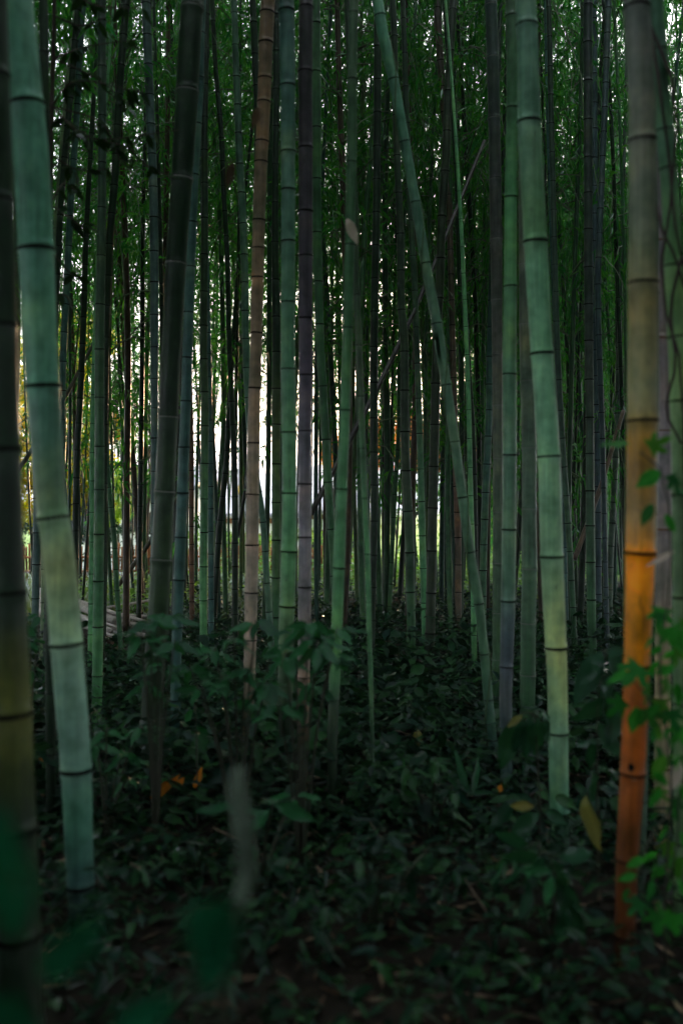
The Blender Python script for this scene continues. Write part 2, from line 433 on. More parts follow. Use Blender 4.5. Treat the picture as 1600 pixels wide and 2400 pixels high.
def ring_mesh(name, mat):
    """thin dark scar round a node, unit radius, height in units of the radius"""
    prof = [(1.02, -0.19), (1.082, -0.14), (1.092, 0.0), (1.08, 0.07), (1.02, 0.10)]
    sides = 20; V = []
    for r, z in prof:
        for k in range(sides):
            a = k / sides * 2 * math.pi
            V.append((r * math.cos(a), r * math.sin(a), z + 0.015 * math.sin(a * 2 + r)))
    Q = [(i * sides + k, i * sides + (k + 1) % sides, (i + 1) * sides + (k + 1) % sides, (i + 1) * sides + k) for i in range(4) for k in range(sides)]
    return make_mesh(name, V, [Q], mat)
RING = {'dark': ring_mesh('node_ring', M_NODE), 'pale': ring_mesh('pale_node_ring', M_NODEP), 'rust': ring_mesh('rusty_node_ring', M_NODER)}

def rand_unit(n):
    v = rng.normal(size=(n, 3)); return v / np.linalg.norm(v, axis=1)[:, None]

def leaf_quads(base, d, length, width, droop=0.0):
    """flat rhombic leaves: base (n,3), direction d (n,3)"""
    n = len(base)
    side = np.cross(d, rand_unit(n)); side /= np.linalg.norm(side, axis=1)[:, None] + 1e-9
    L = length[:, None]; W = width[:, None]
    mid = base + d * L * 0.42
    tip = base + d * L + np.array([0, 0, -1.0]) * L * droop
    V = np.stack([base, mid + side * W * 0.5, tip, mid - side * W * 0.5], 1).reshape(-1, 3)
    return V, [np.arange(n * 4).reshape(n, 4)]

def crown_mesh(name, L, seed, dens=1.0, leaf=0.115):
    """leafy upper part of a bamboo: branches in pairs at nodes, sprays of narrow leaves; z from 0 to L"""
    global rng
    rng = np.random.default_rng(seed)
    pile = Pile()
    nn = int(L / 0.36)
    bases, dirs = [], []
    rot = rng.uniform(0, 6.28)
    for i in range(nn):
        z = 0.1 + i * 0.36 + rng.uniform(-0.05, 0.05)
        f = z / L
        rot += 2.4 + rng.uniform(-0.5, 0.5)
        for s in (0, 1):
            ang = rot + s * 0.9
            ln = (0.75 + 1.15 * math.sin(min(1, f * 1.25 + 0.12) * math.pi * 0.75)) * rng.uniform(0.6, 1.15) * (1 - 0.5 * f ** 3)
            if i < 4 and rng.random() < 0.45: continue
            up = rng.uniform(0.35, 1.0)
            t = np.linspace(0, 1, 7)
            out = ln * t
            zz = z + ln * (up * t - 0.95 * t ** 2.2)
            pts = np.stack([np.cos(ang) * out, np.sin(ang) * out, zz], 1)
            pts[:, :2] += rng.normal(0, 0.02, (7, 2)) * t[:, None]
            V, F = tube(pts, 0.007 * (1 - 0.75 * t) + 0.001, 3, False)
            pile.add(V, F, 1)
            ns = int(15 * ln * dens)
            for _ in range(ns):
                q = rng.uniform(0.18, 1.0); k = q * 6; a = int(min(5, k)); p = pts[a] + (pts[a + 1] - pts[a]) * (k - a)
                off = rng.normal(0, 1, 3) * np.array([0.16, 0.16, 0.11]); off[2] -= 0.05
                tipp = p + off
                dm = off / (np.linalg.norm(off) + 1e-6)
                m = rng.integers(5, 10)
                dd = dm * 0.7 + rng.normal(0, 0.62, (m, 3)) + np.array([0, 0, -0.38])
                dd /= np.linalg.norm(dd, axis=1)[:, None]
                bb = tipp + rng.normal(0, 0.028, (m, 3))
                bases.append(bb); dirs.append(dd)
    b = np.vstack(bases); d = np.vstack(dirs); n = len(b)
    V, F = leaf_quads(b, d, leaf * rng.uniform(0.65, 1.25, n), leaf * 0.175 * rng.uniform(0.8, 1.25, n), 0.15)
    pile.add(V, F, 0)
    return pile.build(name, [M_BLEAF, M_TWIG], smooth=False), n

CROWNS, THICK = [], []
for k in range(6):
    CROWNS.append(crown_mesh('crown', 8.0, 100 + k, (0.56, 0.46, 0.33, 0.50, 0.28, 0.42)[k], 0.12)[0])
for k in range(3):
    THICK.append(crown_mesh('crown', 8.0, 200 + k, 2.8, 0.14)[0])

rng = np.random.default_rng(11)

G_ = (0.095, 0.275, 0.118); BG = (0.095, 0.265, 0.18); DG = (0.008, 0.024, 0.011); MG = (0.038, 0.112, 0.048)
TAN = (0.28, 0.19, 0.125); PU = (0.105, 0.08, 0.115); GREY = (0.19, 0.165, 0.165); BRN = (0.15, 0.08, 0.05); BLU = (0.045, 0.11, 0.10)
PALE = (0.185, 0.41, 0.235)

BAMBOO_GROUP = 'bamboo culms of the grove'
hb_min = lambda Y: max(6.6, 1.5 + 0.52 * Y)
def bamboo(label, Y, pts, tint, nodes=None, gap=None, sides=18, ring='dark', top=13.0, rings=True, crown=True, base_v=None, lean=0.0, node_phase=0.0, group=BAMBOO_GROUP):
    """pts: (u, v, w) photo pixels down the culm, top first; Y depth; tint colour or [(v, colour)...]"""
    pts = sorted(pts, key=lambda p: -p[1])           # ground first
    X0 = P(pts[0][0], pts[0][1], Y)
    rows = []
    for u, v, w in pts:
        p = P(u, v, Y)
        rows.append((p.x, Y + lean * (p.z), p.z, 0.5 * w / FPX * Y))
    rows = np.array(rows)
    # down to the ground
    sl = (rows[0][0] - rows[1][0]) / (rows[0][2] - rows[1][2]) if len(rows) > 1 else 0
    gzb = ground_z(rows[0][0], rows[0][1]) - 0.05
    if rows[0][2] > gzb + 0.06:
        dz = rows[0][2] - gzb
        rows = np.vstack([[rows[0][0] - sl * dz * 0.8, rows[0][1], gzb, rows[0][3] * 1.06], rows])
    else:
        rows[0][2] = gzb
    # on up beyond the frame
    zt = rows[-1][2]; rt = rows[-1][3]
    if top > zt + 0.5:
        sl = (rows[-1][0] - rows[-2][0]) / (rows[-1][2] - rows[-2][2])
        sl = max(-0.12, min(0.12, sl)); sd = 1 if sl >= 0 else -1
        for f in (0.25, 0.5, 0.75, 1.0):
            z = zt + (top - zt) * f
            rows = np.vstack([rows, [rows[-1][0] + (sl + sd * 0.06 * f) * (top - zt) * 0.25, rows[-1][1] + 0.04 * f * (top - zt), z, rt * (1 - 0.72 * f)]])
    base = Vector((rows[0][0], rows[0][1], gzb))
    loc = rows.copy(); loc[:, :3] -= np.array(base)
    # node heights
    if nodes:
        nz = sorted(CAM_H - (v - 1200) / FPX * Y for v in nodes)
        g = np.median(np.diff(nz)) if len(nz) > 1 else 0.3
    else:
        g = (gap or 100) / FPX * Y
        z = gzb + g * (0.35 + node_phase); nz = []
        vis_top = CAM_H + 1200 / FPX * Y
        while z < vis_top:
            nz.append(z); z += g * random.uniform(0.93, 1.07)
    while nz[-1] + g < top - 0.3: nz.append(nz[-1] + g * random.uniform(0.95, 1.04))
    gg = g
    while nodes and nz[0] - gg * 0.8 > gzb + 0.05:
        gg *= 0.86; nz.insert(0, nz[0] - gg)
    nz = [z - gzb for z in nz]
    tn = tint
    if hasattr(tint[0], '__len__'):
        tn = sorted([(CAM_H - (v - 1200) / FPX * Y - gzb, c) for v, c in tint])
    root = thing('bamboo', base, label, 'bamboo', group)
    me, at, nl = culm_mesh('culm', loc, nz, tn, sides)
    link('culm', me, root)
    if rings:
        zmax = CAM_H + 1280 / FPX * Y - gzb
        for z in nl:
            if z > zmax: continue
            a, b = at(np.array([z]))[0], at(np.array([z + 0.05]))[0]
            d = Vector(b[:3] - a[:3]).normalized()
            q = Vector((0, 0, 1)).rotation_difference(d)
            q = Quaternion((random.gauss(0, 1), random.gauss(0, 1), 0), random.uniform(0, 0.05)) @ q
            link('node_ring', RING[ring], root, Matrix.LocRotScale(Vector(a[:3]), q, Vector((a[3], a[3], a[3] * random.uniform(0.75, 1.1) * (0.45 if ring == 'pale' else 1)))))
    if crown and top > hb_min(Y) + 1.5:
        hb = max(6.6, 1.5 + 0.52 * Y)
        a, b = at(np.array([hb - gzb]))[0], at(np.array([top - 0.5 - gzb]))[0]
        d = Vector(b[:3] - a[:3]); Lc = d.length
        q = Vector((0, 0, 1)).rotation_difference(d.normalized()) @ Quaternion((0, 0, 1), random.uniform(0, 6.28))
        cr = link('crown', random.choice(CROWNS), root, Matrix.LocRotScale(Vector(a[:3]), q, Vector((0.9, 0.9, Lc / 8.0))))
        cr['kind'] = 'stuff'
    return root, at, gzb

# --- the culms that can be told apart, read off the photograph
B = bamboo
B('very dark thick culm cut by the frame edge, yellowish low down', 2.65,
  [(-14, 0, 62), (-4, 400, 68), (4, 800, 74), (14, 1300, 84), (24, 1600, 92), (34, 1900, 98), (44, 2200, 100)],
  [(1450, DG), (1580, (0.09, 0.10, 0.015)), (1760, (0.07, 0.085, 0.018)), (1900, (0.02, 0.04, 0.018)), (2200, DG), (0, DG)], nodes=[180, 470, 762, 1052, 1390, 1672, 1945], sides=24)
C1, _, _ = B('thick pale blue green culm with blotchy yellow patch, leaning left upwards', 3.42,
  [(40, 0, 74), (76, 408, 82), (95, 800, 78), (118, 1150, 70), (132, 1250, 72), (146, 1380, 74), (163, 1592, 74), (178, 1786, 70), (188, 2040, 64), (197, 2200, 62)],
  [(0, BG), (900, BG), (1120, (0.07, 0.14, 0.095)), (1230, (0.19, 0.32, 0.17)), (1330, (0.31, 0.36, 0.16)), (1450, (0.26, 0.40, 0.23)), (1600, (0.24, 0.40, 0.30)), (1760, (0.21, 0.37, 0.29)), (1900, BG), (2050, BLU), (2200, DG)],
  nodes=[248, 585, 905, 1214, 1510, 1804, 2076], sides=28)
B('dark slim culm half hidden behind the thick pale left culm', 4.6, [(102, 0, 22), (108, 500, 22), (112, 900, 22), (116, 1300, 22)], DG, gap=150)
B('thick blackish green culm leaning right upwards behind the dark shrub', 5.35,
  [(452, 0, 52), (434, 306, 51), (413, 612, 47), (398, 918, 46), (383, 1225, 47), (372, 1430, 48), (357, 1630, 48), (343, 1850, 48)],
  [(0, DG), (900, DG), (1100, (0.018, 0.042, 0.018)), (1400, (0.024, 0.05, 0.02)), (1800, DG)], nodes=[215, 420, 618, 978, 1152, 1312, 1700], ring='pale', sides=24)
B('glossy blue green culm hugging the right side of the blackish thick culm', 6.1,
  [(472, 0, 23), (466, 204, 23), (455, 408, 23), (443, 714, 23), (436, 940, 25), (428, 1155, 26), (421, 1330, 26), (414, 1530, 24), (410, 1790, 24)], BLU,
  nodes=[290, 410, 520, 625, 732, 838, 940, 1048, 1155, 1259, 1359, 1470], sides=20)
B('tan brown dead culm, slightly bent, nearest to the pale sky gap', 6.0,
  [(628, 0, 33), (620, 204, 31), (607, 510, 29), (600, 816, 28), (594, 1020, 29), (590, 1326, 31), (587, 1480, 29), (582, 1684, 24), (578, 1800, 22)],
  [(0, (0.13, 0.09, 0.062)), (500, (0.21, 0.145, 0.095)), (900, TAN), (1150, (0.36, 0.26, 0.19)), (1400, (0.42, 0.31, 0.25)), (1800, TAN)],
  nodes=[31, 102, 184, 240, 332, 380, 516, 582, 650, 780, 909, 1038, 1159, 1277, 1389, 1500, 1580, 1660, 1740], sides=20)
B('sturdy blue green culm between the tan and the purple culms', 5.1,
  [(671, 0, 36), (675, 408, 33), (675, 816, 33), (678, 1122, 34), (676, 1327, 36), (670, 1510, 35), (669, 1735, 34), (672, 1888, 34)],
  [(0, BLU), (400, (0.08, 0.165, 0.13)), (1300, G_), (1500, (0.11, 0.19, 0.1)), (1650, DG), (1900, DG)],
  nodes=[26, 203, 356, 445, 565, 708, 865, 1013, 1156, 1293, 1421, 1760], sides=22)
B('purple black culm standing just right of the sturdy blue green culm', 5.3,
  [(717, 0, 32), (716, 408, 33), (716, 816, 32), (714, 1122, 31), (714, 1378, 31), (712, 1580, 27), (710, 1735, 24), (712, 1860, 20)],
  [(0, (0.05, 0.042, 0.05)), (600, (0.06, 0.05, 0.065)), (900, PU), (1250, (0.25, 0.22, 0.27)), (1500, (0.32, 0.26, 0.26)), (1700, (0.2, 0.12, 0.08)), (1900, BRN)],
  nodes=[18, 170, 347, 495, 600, 745, 879, 1010, 1134, 1259, 1376, 1588, 1700, 1770, 1840], sides=22)
B('dark culm emerging right of the purple black culm, leaning left upwards', 7.2,
  [(738, 0, 25), (742, 500, 22), (750, 800, 20), (757, 920, 20), (768, 1122, 20), (780, 1290, 19), (790, 1480, 18), (800, 1640, 18)],
  MG, nodes=[170, 300, 420, 545, 660, 760, 905, 1030, 1130, 1240, 1350, 1450], sides=14)
B('slim mid green culm curving gently, right of the dark leaning one', 4.8,
  [(829, 0, 21), (825, 306, 23), (819, 571, 24), (813, 816, 24), (806, 1020, 24), (797, 1225, 27), (791, 1430, 27), (784, 1592, 26), (778, 1786, 22), (784, 1930, 20)],
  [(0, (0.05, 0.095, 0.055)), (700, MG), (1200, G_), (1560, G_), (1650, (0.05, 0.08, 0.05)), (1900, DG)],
  nodes=[30, 187, 380, 574, 768, 961, 1146, 1331, 1640, 1780], sides=20)
B('straight dark culm right of the curving mid green culm', 8.3,
  [(886, 0, 18), (884, 255, 18), (882, 460, 17), (879, 612, 17), (876, 796, 18), (876, 1055, 18), (876, 1234, 17), (872, 1400, 17)], DG, gap=80, sides=12)
LEANC, LEAN_AT, LEAN_Z = B('slanting green culm wrapped by a spiralling vine', 5.6,
  [(884, 0, 26), (920, 179, 24), (948, 332, 23), (973, 474, 23), (996, 612, 23), (1024, 765, 24), (1045, 902, 23), (1065, 1035, 22), (1083, 1167, 22), (1101, 1295, 22), (1121, 1412, 22), (1134, 1535, 22), (1150, 1700, 22), (1163, 1830, 22)],
  [(0, BG), (700, (0.09, 0.18, 0.12)), (1500, (0.095, 0.2, 0.11)), (1800, BLU)],
  nodes=[38, 186, 332, 474, 617, 758, 902, 1035, 1165, 1294, 1415, 1533, 1640, 1735, 1815], sides=20)
B('thick dark culm with pale scars, left neighbour of two bright green culms', 7.0,
  [(1149, 0, 28), (1157, 275, 28), (1162, 560, 28), (1164, 800, 24), (1166, 1075, 23), (1165, 1330, 23), (1164, 1500, 23), (1163, 1680, 22)],
  [(0, (0.025, 0.05, 0.045)), (500, (0.05, 0.055, 0.05)), (800, (0.10, 0.10, 0.085)), (1200, (0.08, 0.12, 0.075)), (1650, MG)],
  nodes=[136, 278, 421, 561, 703, 830, 950, 1074, 1200, 1320, 1437], ring='pale', sides=20)
B('bright green culm half overlapped by the broad pale one, bluish low part', 5.2,
  [(1198, 0, 29), (1200, 255, 28), (1196, 460, 28), (1195, 663, 30), (1193, 800, 31), (1194, 1055, 31), (1192, 1240, 32), (1190, 1410, 33), (1186, 1565, 30), (1184, 1700, 29), (1188, 1860, 28)],
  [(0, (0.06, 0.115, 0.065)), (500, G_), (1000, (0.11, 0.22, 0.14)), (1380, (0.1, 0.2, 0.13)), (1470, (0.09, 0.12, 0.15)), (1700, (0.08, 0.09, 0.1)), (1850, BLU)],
  nodes=[40, 253, 462, 671, 877, 1066, 1241, 1409, 1563, 1824], sides=22)
B('grey green culm with whitish node scars, just left of broad pale culm', 5.9,
  [(1226, 0, 26), (1228, 500, 28), (1232, 800, 31), (1239, 1050, 33), (1239, 1193, 34), (1240, 1333, 35), (1237, 1460, 35), (1236, 1580, 36), (1232, 1780, 35)],
  [(0, (0.07, 0.1, 0.07)), (700, (0.10, 0.12, 0.09)), (1300, (0.08, 0.15, 0.095)), (1700, MG)],
  nodes=[760, 893, 1050, 1193, 1333, 1461, 1582, 1794], ring='pale', sides=20)
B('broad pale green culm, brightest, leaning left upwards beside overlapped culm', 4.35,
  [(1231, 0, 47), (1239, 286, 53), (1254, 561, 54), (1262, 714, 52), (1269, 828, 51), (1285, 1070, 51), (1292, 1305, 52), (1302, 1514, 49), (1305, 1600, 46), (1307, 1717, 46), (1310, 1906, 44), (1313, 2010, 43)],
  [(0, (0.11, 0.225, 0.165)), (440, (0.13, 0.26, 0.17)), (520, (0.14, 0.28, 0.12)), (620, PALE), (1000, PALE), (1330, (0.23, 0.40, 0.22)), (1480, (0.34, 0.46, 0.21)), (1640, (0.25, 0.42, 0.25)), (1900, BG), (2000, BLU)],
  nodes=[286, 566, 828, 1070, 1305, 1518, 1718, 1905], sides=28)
B('straight blackish culm standing clear in the right background', 8.6,
  [(1377, 0, 21), (1377, 357, 20), (1378, 714, 20), (1381, 1004, 19), (1382, 1224, 21), (1384, 1380, 21), (1388, 1560, 20)],
  [(0, (0.02, 0.032, 0.03)), (900, (0.04, 0.055, 0.045)), (1400, MG)], gap=86, sides=16)
B('thin steel blue culm close right of the straight blackish culm', 10.5,
  [(1390, 0, 15), (1392, 600, 15), (1396, 810, 15), (1399, 1024, 15), (1401, 1223, 14), (1402, 1450, 14)], (0.045, 0.075, 0.085), gap=64, sides=12)
LICHEN = 0.4
ORG, ORG_AT, ORG_Z = B('orange and grey dead culm with dark rings, half covered by leafy vine', 3.25,
  [(1489, 0, 60), (1503, 327, 61), (1505, 663, 66), (1504, 984, 69), (1499, 1295, 68), (1491, 1565, 58), (1481, 1814, 56), (1469, 2008, 50), (1463, 2187, 47), (1461, 2300, 46)],
  [(0, (0.17, 0.175, 0.165, 1)), (330, (0.19, 0.205, 0.16, 1)), (600, (0.19, 0.215, 0.14, .8)), (700, (0.27, 0.21, 0.08)), (800, (0.26, 0.23, 0.11)), (940, (0.22, 0.24, 0.13)), (1030, (0.46, 0.22, 0.015)), (1120, (0.42, 0.19, 0.035)), (1230, (0.36, 0.22, 0.07)), (1305, (0.80, 0.27, 0.0, .12)), (1380, (0.90, 0.30, 0.0, .12)), (1550, (0.90, 0.27, 0.0, .12)), (1600, (0.46, 0.115, 0.008)), (1800, (0.36, 0.09, 0.012)), (2000, (0.24, 0.065, 0.015)), (2200, (0.10, 0.035, 0.015))],
  nodes=[20, 329, 663, 986, 1296, 1560, 1813, 2016, 2194], sides=30)
LICHEN = 1.0
B('dark green culm peeking out along the right side of orange culm', 4.0,
  [(1520, 300, 26), (1528, 663, 26), (1530, 984, 26), (1524, 1300, 24), (1514, 1560, 22)], (0.06, 0.11, 0.08), gap=170, sides=16)
B('mauve grey culm with rusty scar behind the orange culm', 4.6,
  [(1548, 640, 32), (1551, 800, 35), (1553, 1050, 37), (1553, 1240, 38), (1553, 1400, 38), (1552, 1560, 36)],
  [(640, (0.14, 0.12, 0.13)), (1100, (0.22, 0.18, 0.19)), (1350, (0.25, 0.2, 0.18)), (1560, (0.3, 0.24, 0.15))], nodes=[790, 1010, 1241, 1448], ring='rust', sides=20)
VCULM, VC_AT, VC_Z = B('fresh green culm cut by right frame edge under a dark climber', 3.5,
  [(1533, 0, 36), (1545, 180, 38), (1555, 306, 40), (1566, 420, 38), (1574, 560, 40), (1580, 700, 42), (1588, 830, 44), (1594, 1000, 46), (1598, 1250, 46), (1600, 1600, 46), (1602, 2000, 46)],
  [(0, (0.06, 0.14, 0.09)), (306, (0.08, 0.19, 0.12)), (620, (0.13, 0.27, 0.1)), (900, (0.18, 0.32, 0.12)), (1300, (0.14, 0.24, 0.12))], nodes=[120, 306, 395, 623, 790, 940, 1160, 1400, 1650], sides=24)
# middle ground, left
B('dark culm leaning right upwards just right of the pale left culm', 7.5, [(186, 0, 15), (168, 204, 15), (153, 357, 15), (143, 485, 15), (135, 640, 15), (128, 800, 15), (120, 1100, 15), (112, 1400, 15)], DG, gap=70, sides=12)
B('slim greyish culm behind the pale left culm, lit on one side', 8.5, [(196, 0, 14), (181, 255, 15), (168, 460, 15), (158, 640, 16), (150, 800, 16), (145, 1000, 15), (138, 1300, 15)], BLU, gap=66, sides=12)
B('straight dark culm with bright left edge, in front of the pole pile', 6.6, [(239, 0, 19), (240, 357, 19), (237, 612, 20), (234, 800, 22), (234, 1055, 22), (232, 1310, 24), (229, 1565, 24), (227, 1680, 23)],
  [(0, (0.02, 0.04, 0.035)), (700, (0.04, 0.08, 0.045)), (1200, MG), (1650, G_)], gap=108, sides=18)
B('pale green culm tucked behind the straight dark culm by the poles', 7.8, [(217, 1000, 11), (216, 1200, 12), (214, 1400, 13), (212, 1560, 13)], G_, gap=70, sides=12, top=7.5, crown=False)
B('dark culm curving towards the maple, upper part leaning right', 8.0, [(293, 51, 17), (278, 255, 18), (270, 408, 18), (258, 561, 17), (252, 740, 14), (250, 850, 12)], DG, gap=70, sides=12)
B('slim culm bending right downwards in front of the bamboo fence', 9.0, [(246, 800, 10), (250, 1055, 12), (258, 1167, 12), (268, 1260, 12), (275, 1387, 12), (283, 1515, 12), (287, 1580, 12)], MG, gap=48, sides=12)
B('blue lit culm rising left of blackish thick culm', 8.0, [(342, 0, 20), (352, 255, 20), (360, 459, 20), (362, 612, 20), (362, 765, 19), (362, 1000, 16), (362, 1300, 16)], (0.06, 0.105, 0.10), gap=74, sides=14)
B('thin dark culm between the blue lit culm and the blackish one', 11.0, [(376, 560, 10), (379, 720, 10), (381, 850, 10), (382, 1200, 10)], DG, gap=50, sides=10)
B('dark wiry culm left of the bent green culm, leaning left upwards', 10.0, [(497, 0, 11), (505, 153, 11), (518, 306, 12), (525, 459, 12), (533, 612, 12), (536, 765, 12), (541, 900, 13), (548, 1055, 14), (551, 1208, 15), (551, 1440, 15)], DG, gap=56, sides=10)
B('green culm bending left upwards, passing behind tan culm', 8.0, [(548, 0, 14), (553, 153, 15), (561, 357, 17), (569, 510, 17), (574, 663, 17), (577, 850, 16), (590, 1050, 15), (615, 1208, 15), (625, 1360, 15), (632, 1460, 15)], (0.06, 0.13, 0.085), gap=70, sides=12)
B('very dark culm just left of the tan dead culm', 8.6, [(592, 0, 16), (598, 150, 16), (603, 300, 14), (598, 700, 14), (594, 1200, 14)], DG, gap=70, sides=10)
B('green edged dark culm between the tan and sturdy culms', 8.3, [(646, 0, 17), (648, 204, 15), (645, 408, 15), (645, 612, 17), (648, 796, 20), (647, 1055, 20), (647, 1310, 20), (645, 1470, 19)], [(0, DG), (800, DG), (1100, (0.07, 0.12, 0.04)), (1450, MG)], gap=88, sides=14)
B('dark green culm standing right of the glossy blue culm', 8.8, [(480, 300, 15), (480, 510, 16), (477, 800, 18), (480, 953, 18), (479, 1157, 18), (477, 1361, 18), (478, 1560, 17)], [(300, DG), (900, (0.045, 0.085, 0.04)), (1400, G_)], gap=82, sides=14)
B('steel coloured slim culm right of the dark green one', 10.0, [(492, 1000, 13), (494, 1250, 14), (495, 1480, 14)], BLU, gap=52, sides=10, top=8, crown=False)
B('short rusty brown dead culm left of the dark green culm', 11.5, [(446, 900, 10), (449, 1100, 12), (449, 1290, 12), (450, 1412, 12)], BRN, gap=45, sides=10, top=6, crown=False)
B('dark culm slanting right upwards near the pale house', 11.5, [(540, 900, 12), (531, 1080, 13), (515, 1234, 14), (505, 1387, 13)], DG, gap=55, sides=10, top=8)
B('dusky culm along the left frame behind the edge culm', 9.5, [(78, 700, 13), (84, 1000, 16), (88, 1208, 18), (86, 1310, 18), (82, 1500, 17), (78, 1620, 17)], (0.075, 0.13, 0.12), gap=76, sides=12)
B('short yellow green culm tight against the thick pale left culm', 8.5, [(106, 1150, 14), (105, 1412, 17), (100, 1600, 17)], (0.14, 0.2, 0.1), gap=80, sides=12, top=7, crown=False)
B('slim dark culm with bright rim in front of the maple', 9.5, [(205, 500, 12), (198, 700, 14), (190, 900, 15), (180, 1106, 15), (176, 1390, 15)], DG, gap=62, sides=12)
B('dark upright culm right of maple, standing before the fence', 12.0, [(336, 500, 10), (334, 800, 11), (330, 1100, 12), (327, 1360, 12)], DG, gap=50, sides=10)
# middle ground, right of centre
B('dark right leaning culm crossing behind the vine wrapped culm', 8.8, [(920, 0, 15), (925, 153, 15), (928, 306, 16), (932, 408, 16), (938, 561, 17), (940, 714, 18), (947, 800, 20), (949, 1055, 21), (959, 1260, 22), (962, 1412, 21), (966, 1600, 20)], [(0, DG), (1100, (0.04, 0.065, 0.04)), (1500, MG)], gap=92, sides=14)
B('slim green culm between two blackish culms, right of centre', 9.2, [(943, 0, 12), (950, 204, 13), (955, 330, 13), (962, 510, 13), (971, 663, 14), (976, 800, 14), (984, 1055, 15), (989, 1260, 16), (994, 1412, 16), (996, 1560, 16)], [(0, DG), (900, (0.055, 0.105, 0.065)), (1300, G_)], gap=80, sides=14)
B('near black culm leaning right upwards, crossing a brown one', 8.6, [(1062, 0, 18), (1050, 204, 18), (1045, 357, 19), (1035, 510, 19), (1030, 663, 20), (1023, 800, 20), (1017, 1055, 22), (1012, 1260, 23), (1009, 1412, 23), (1004, 1600, 22)], (0.022, 0.036, 0.02), gap=100, sides=16)
B('reddish brown dead culm leaning left upwards, crossing the near black one', 11.0, [(1022, 0, 16), (1037, 230, 16), (1050, 357, 15), (1053, 510, 14), (1060, 800, 14), (1065, 1004, 15), (1070, 1157, 16), (1073, 1310, 16), (1073, 1500, 16)], [(0, (0.06, 0.05, 0.04)), (900, (0.09, 0.065, 0.045)), (1150, (0.15, 0.085, 0.06)), (1450, (0.11, 0.09, 0.06))], gap=62, sides=12)
B('thin pale stemmed culm reaching far down into the dark undergrowth', 5.0, [(828, 380, 14), (833, 560, 14), (836, 700, 15), (840, 800, 15), (846, 953, 15), (854, 1157, 14), (861, 1310, 13), (865, 1490, 12), (869, 1600, 11), (872, 1753, 9), (874, 1900, 8)], [(0, DG), (900, (0.05, 0.09, 0.05)), (1300, G_), (1900, (0.07, 0.1, 0.07))], gap=122, sides=12, top=9)
B('slim green culm leaning right upwards before the bright lawn', 12.0, [(940, 700, 9), (935, 850, 10), (934, 1004, 10), (925, 1157, 11), (915, 1361, 11), (911, 1470, 11)], MG, gap=52, sides=10)
B('green culm leaning right upwards beside the warm sunset gap', 10.5, [(1152, 600, 12), (1147, 800, 14), (1144, 1004, 16), (1137, 1157, 17), (1132, 1310, 17), (1130, 1440, 17)], [(600, DG), (1000, BLU), (1400, MG)], gap=64, sides=12)
B('slim culm low behind the vine wrapped culm foot', 8.2, [(1096, 900, 11), (1102, 1150, 12), (1108, 1361, 13), (1111, 1565, 13), (1113, 1650, 13)], G_, gap=64, sides=12, top=8)
B('dark culm leaning left upwards, right of the crossing pair', 9.8, [(1063, 306, 11), (1075, 510, 11), (1088, 714, 12), (1096, 850, 14), (1108, 1060, 15), (1112, 1300, 15)], DG, gap=60, sides=10)
B('slender culm leaning left upwards right of broad pale culm', 9.0, [(1284, 0, 12), (1290, 250, 13), (1297, 520, 13), (1305, 800, 13), (1315, 1004, 14), (1331, 1234, 14), (1341, 1412, 14), (1348, 1580, 14)], [(0, DG), (900, (0.05, 0.085, 0.065)), (1500, MG)], gap=68, sides=12)
B('second slender bluish culm right of the broad pale culm', 10.5, [(1277, 0, 9), (1284, 300, 10), (1294, 600, 11), (1303, 800, 12), (1318, 1150, 12), (1326, 1480, 12)], BLU, gap=58, sides=10)
B('light stemmed culm in the gap right of the blackish culm', 12.5, [(1452, 700, 10), (1446, 950, 13), (1438, 1150, 14), (1430, 1300, 14), (1427, 1430, 14)], (0.06, 0.095, 0.07), gap=52, sides=10)
B('steel blue culm near the top right, left of the orange one', 9.5, [(1425, 0, 14), (1418, 200, 14), (1408, 450, 14), (1400, 700, 14), (1410, 1000, 12), (1418, 1350, 12)], (0.04, 0.065, 0.07), gap=60, sides=10)
B('narrow dark culm left of the orange culm', 11.0, [(1432, 300, 9), (1440, 500, 9), (1447, 700, 10), (1455, 900, 10), (1462, 1200, 10), (1465, 1480, 10)], DG, gap=55, sides=10)

# leaning and broken dead culms
def leaning_culm(label, a, b, r, tint=BRN):
    """a, b = (u, v, depth)"""
    A, Bp = P(*a), P(*b)
    mid = (A + Bp) / 2 + Vector((0, 0, -0.04 * (Bp - A).length))
    rows = np.array([[*(p - A), rr] for p, rr in ((A, r), (mid, r * 0.9), (Bp, r * 0.75))])
    pr = catmull(rows, 30)
    root = thing('leaning_bamboo', A, label, 'bamboo')
    mul = np.where(np.arange(30) % 4 == 2, 1.09, 1.0)
    V, F = tube(pr[:, :3], pr[:, 3] * mul, 10)
    link('culm', make_mesh('culm', V, F, M_BAM, None, True, {'tint': np.tile([*tint, 1.0], (len(V), 1)), 'bloom': np.zeros(len(V))}), root)
    return root
leaning_culm('dark dead culm fallen diagonally from behind the purple culm to upper right', (728, 1205, 8.2), (1135, 330, 10.0), 0.024, (0.022, 0.02, 0.017))
leaning_culm('thin dead culm slanting behind the maple gap down towards the fence', (278, 1372, 12.5), (452, 1105, 12.6), 0.030, (0.08, 0.075, 0.055))
leaning_culm('long thin grey culm slanting across behind the pale left culm', (30, 1122, 10.0), (236, 775, 10.4), 0.022, (0.07, 0.075, 0.065))
leaning_culm('brown broken dead culm slanting between dark culms left of orange one', (1345, 1312, 10.0), (1460, 962, 10.3), 0.026, (0.085, 0.06, 0.045))
leaning_culm('thin leaning dead culm crossing near the utility wires', (556, 1260, 13.0), (585, 1080, 13.2), 0.026, (0.03, 0.035, 0.03))

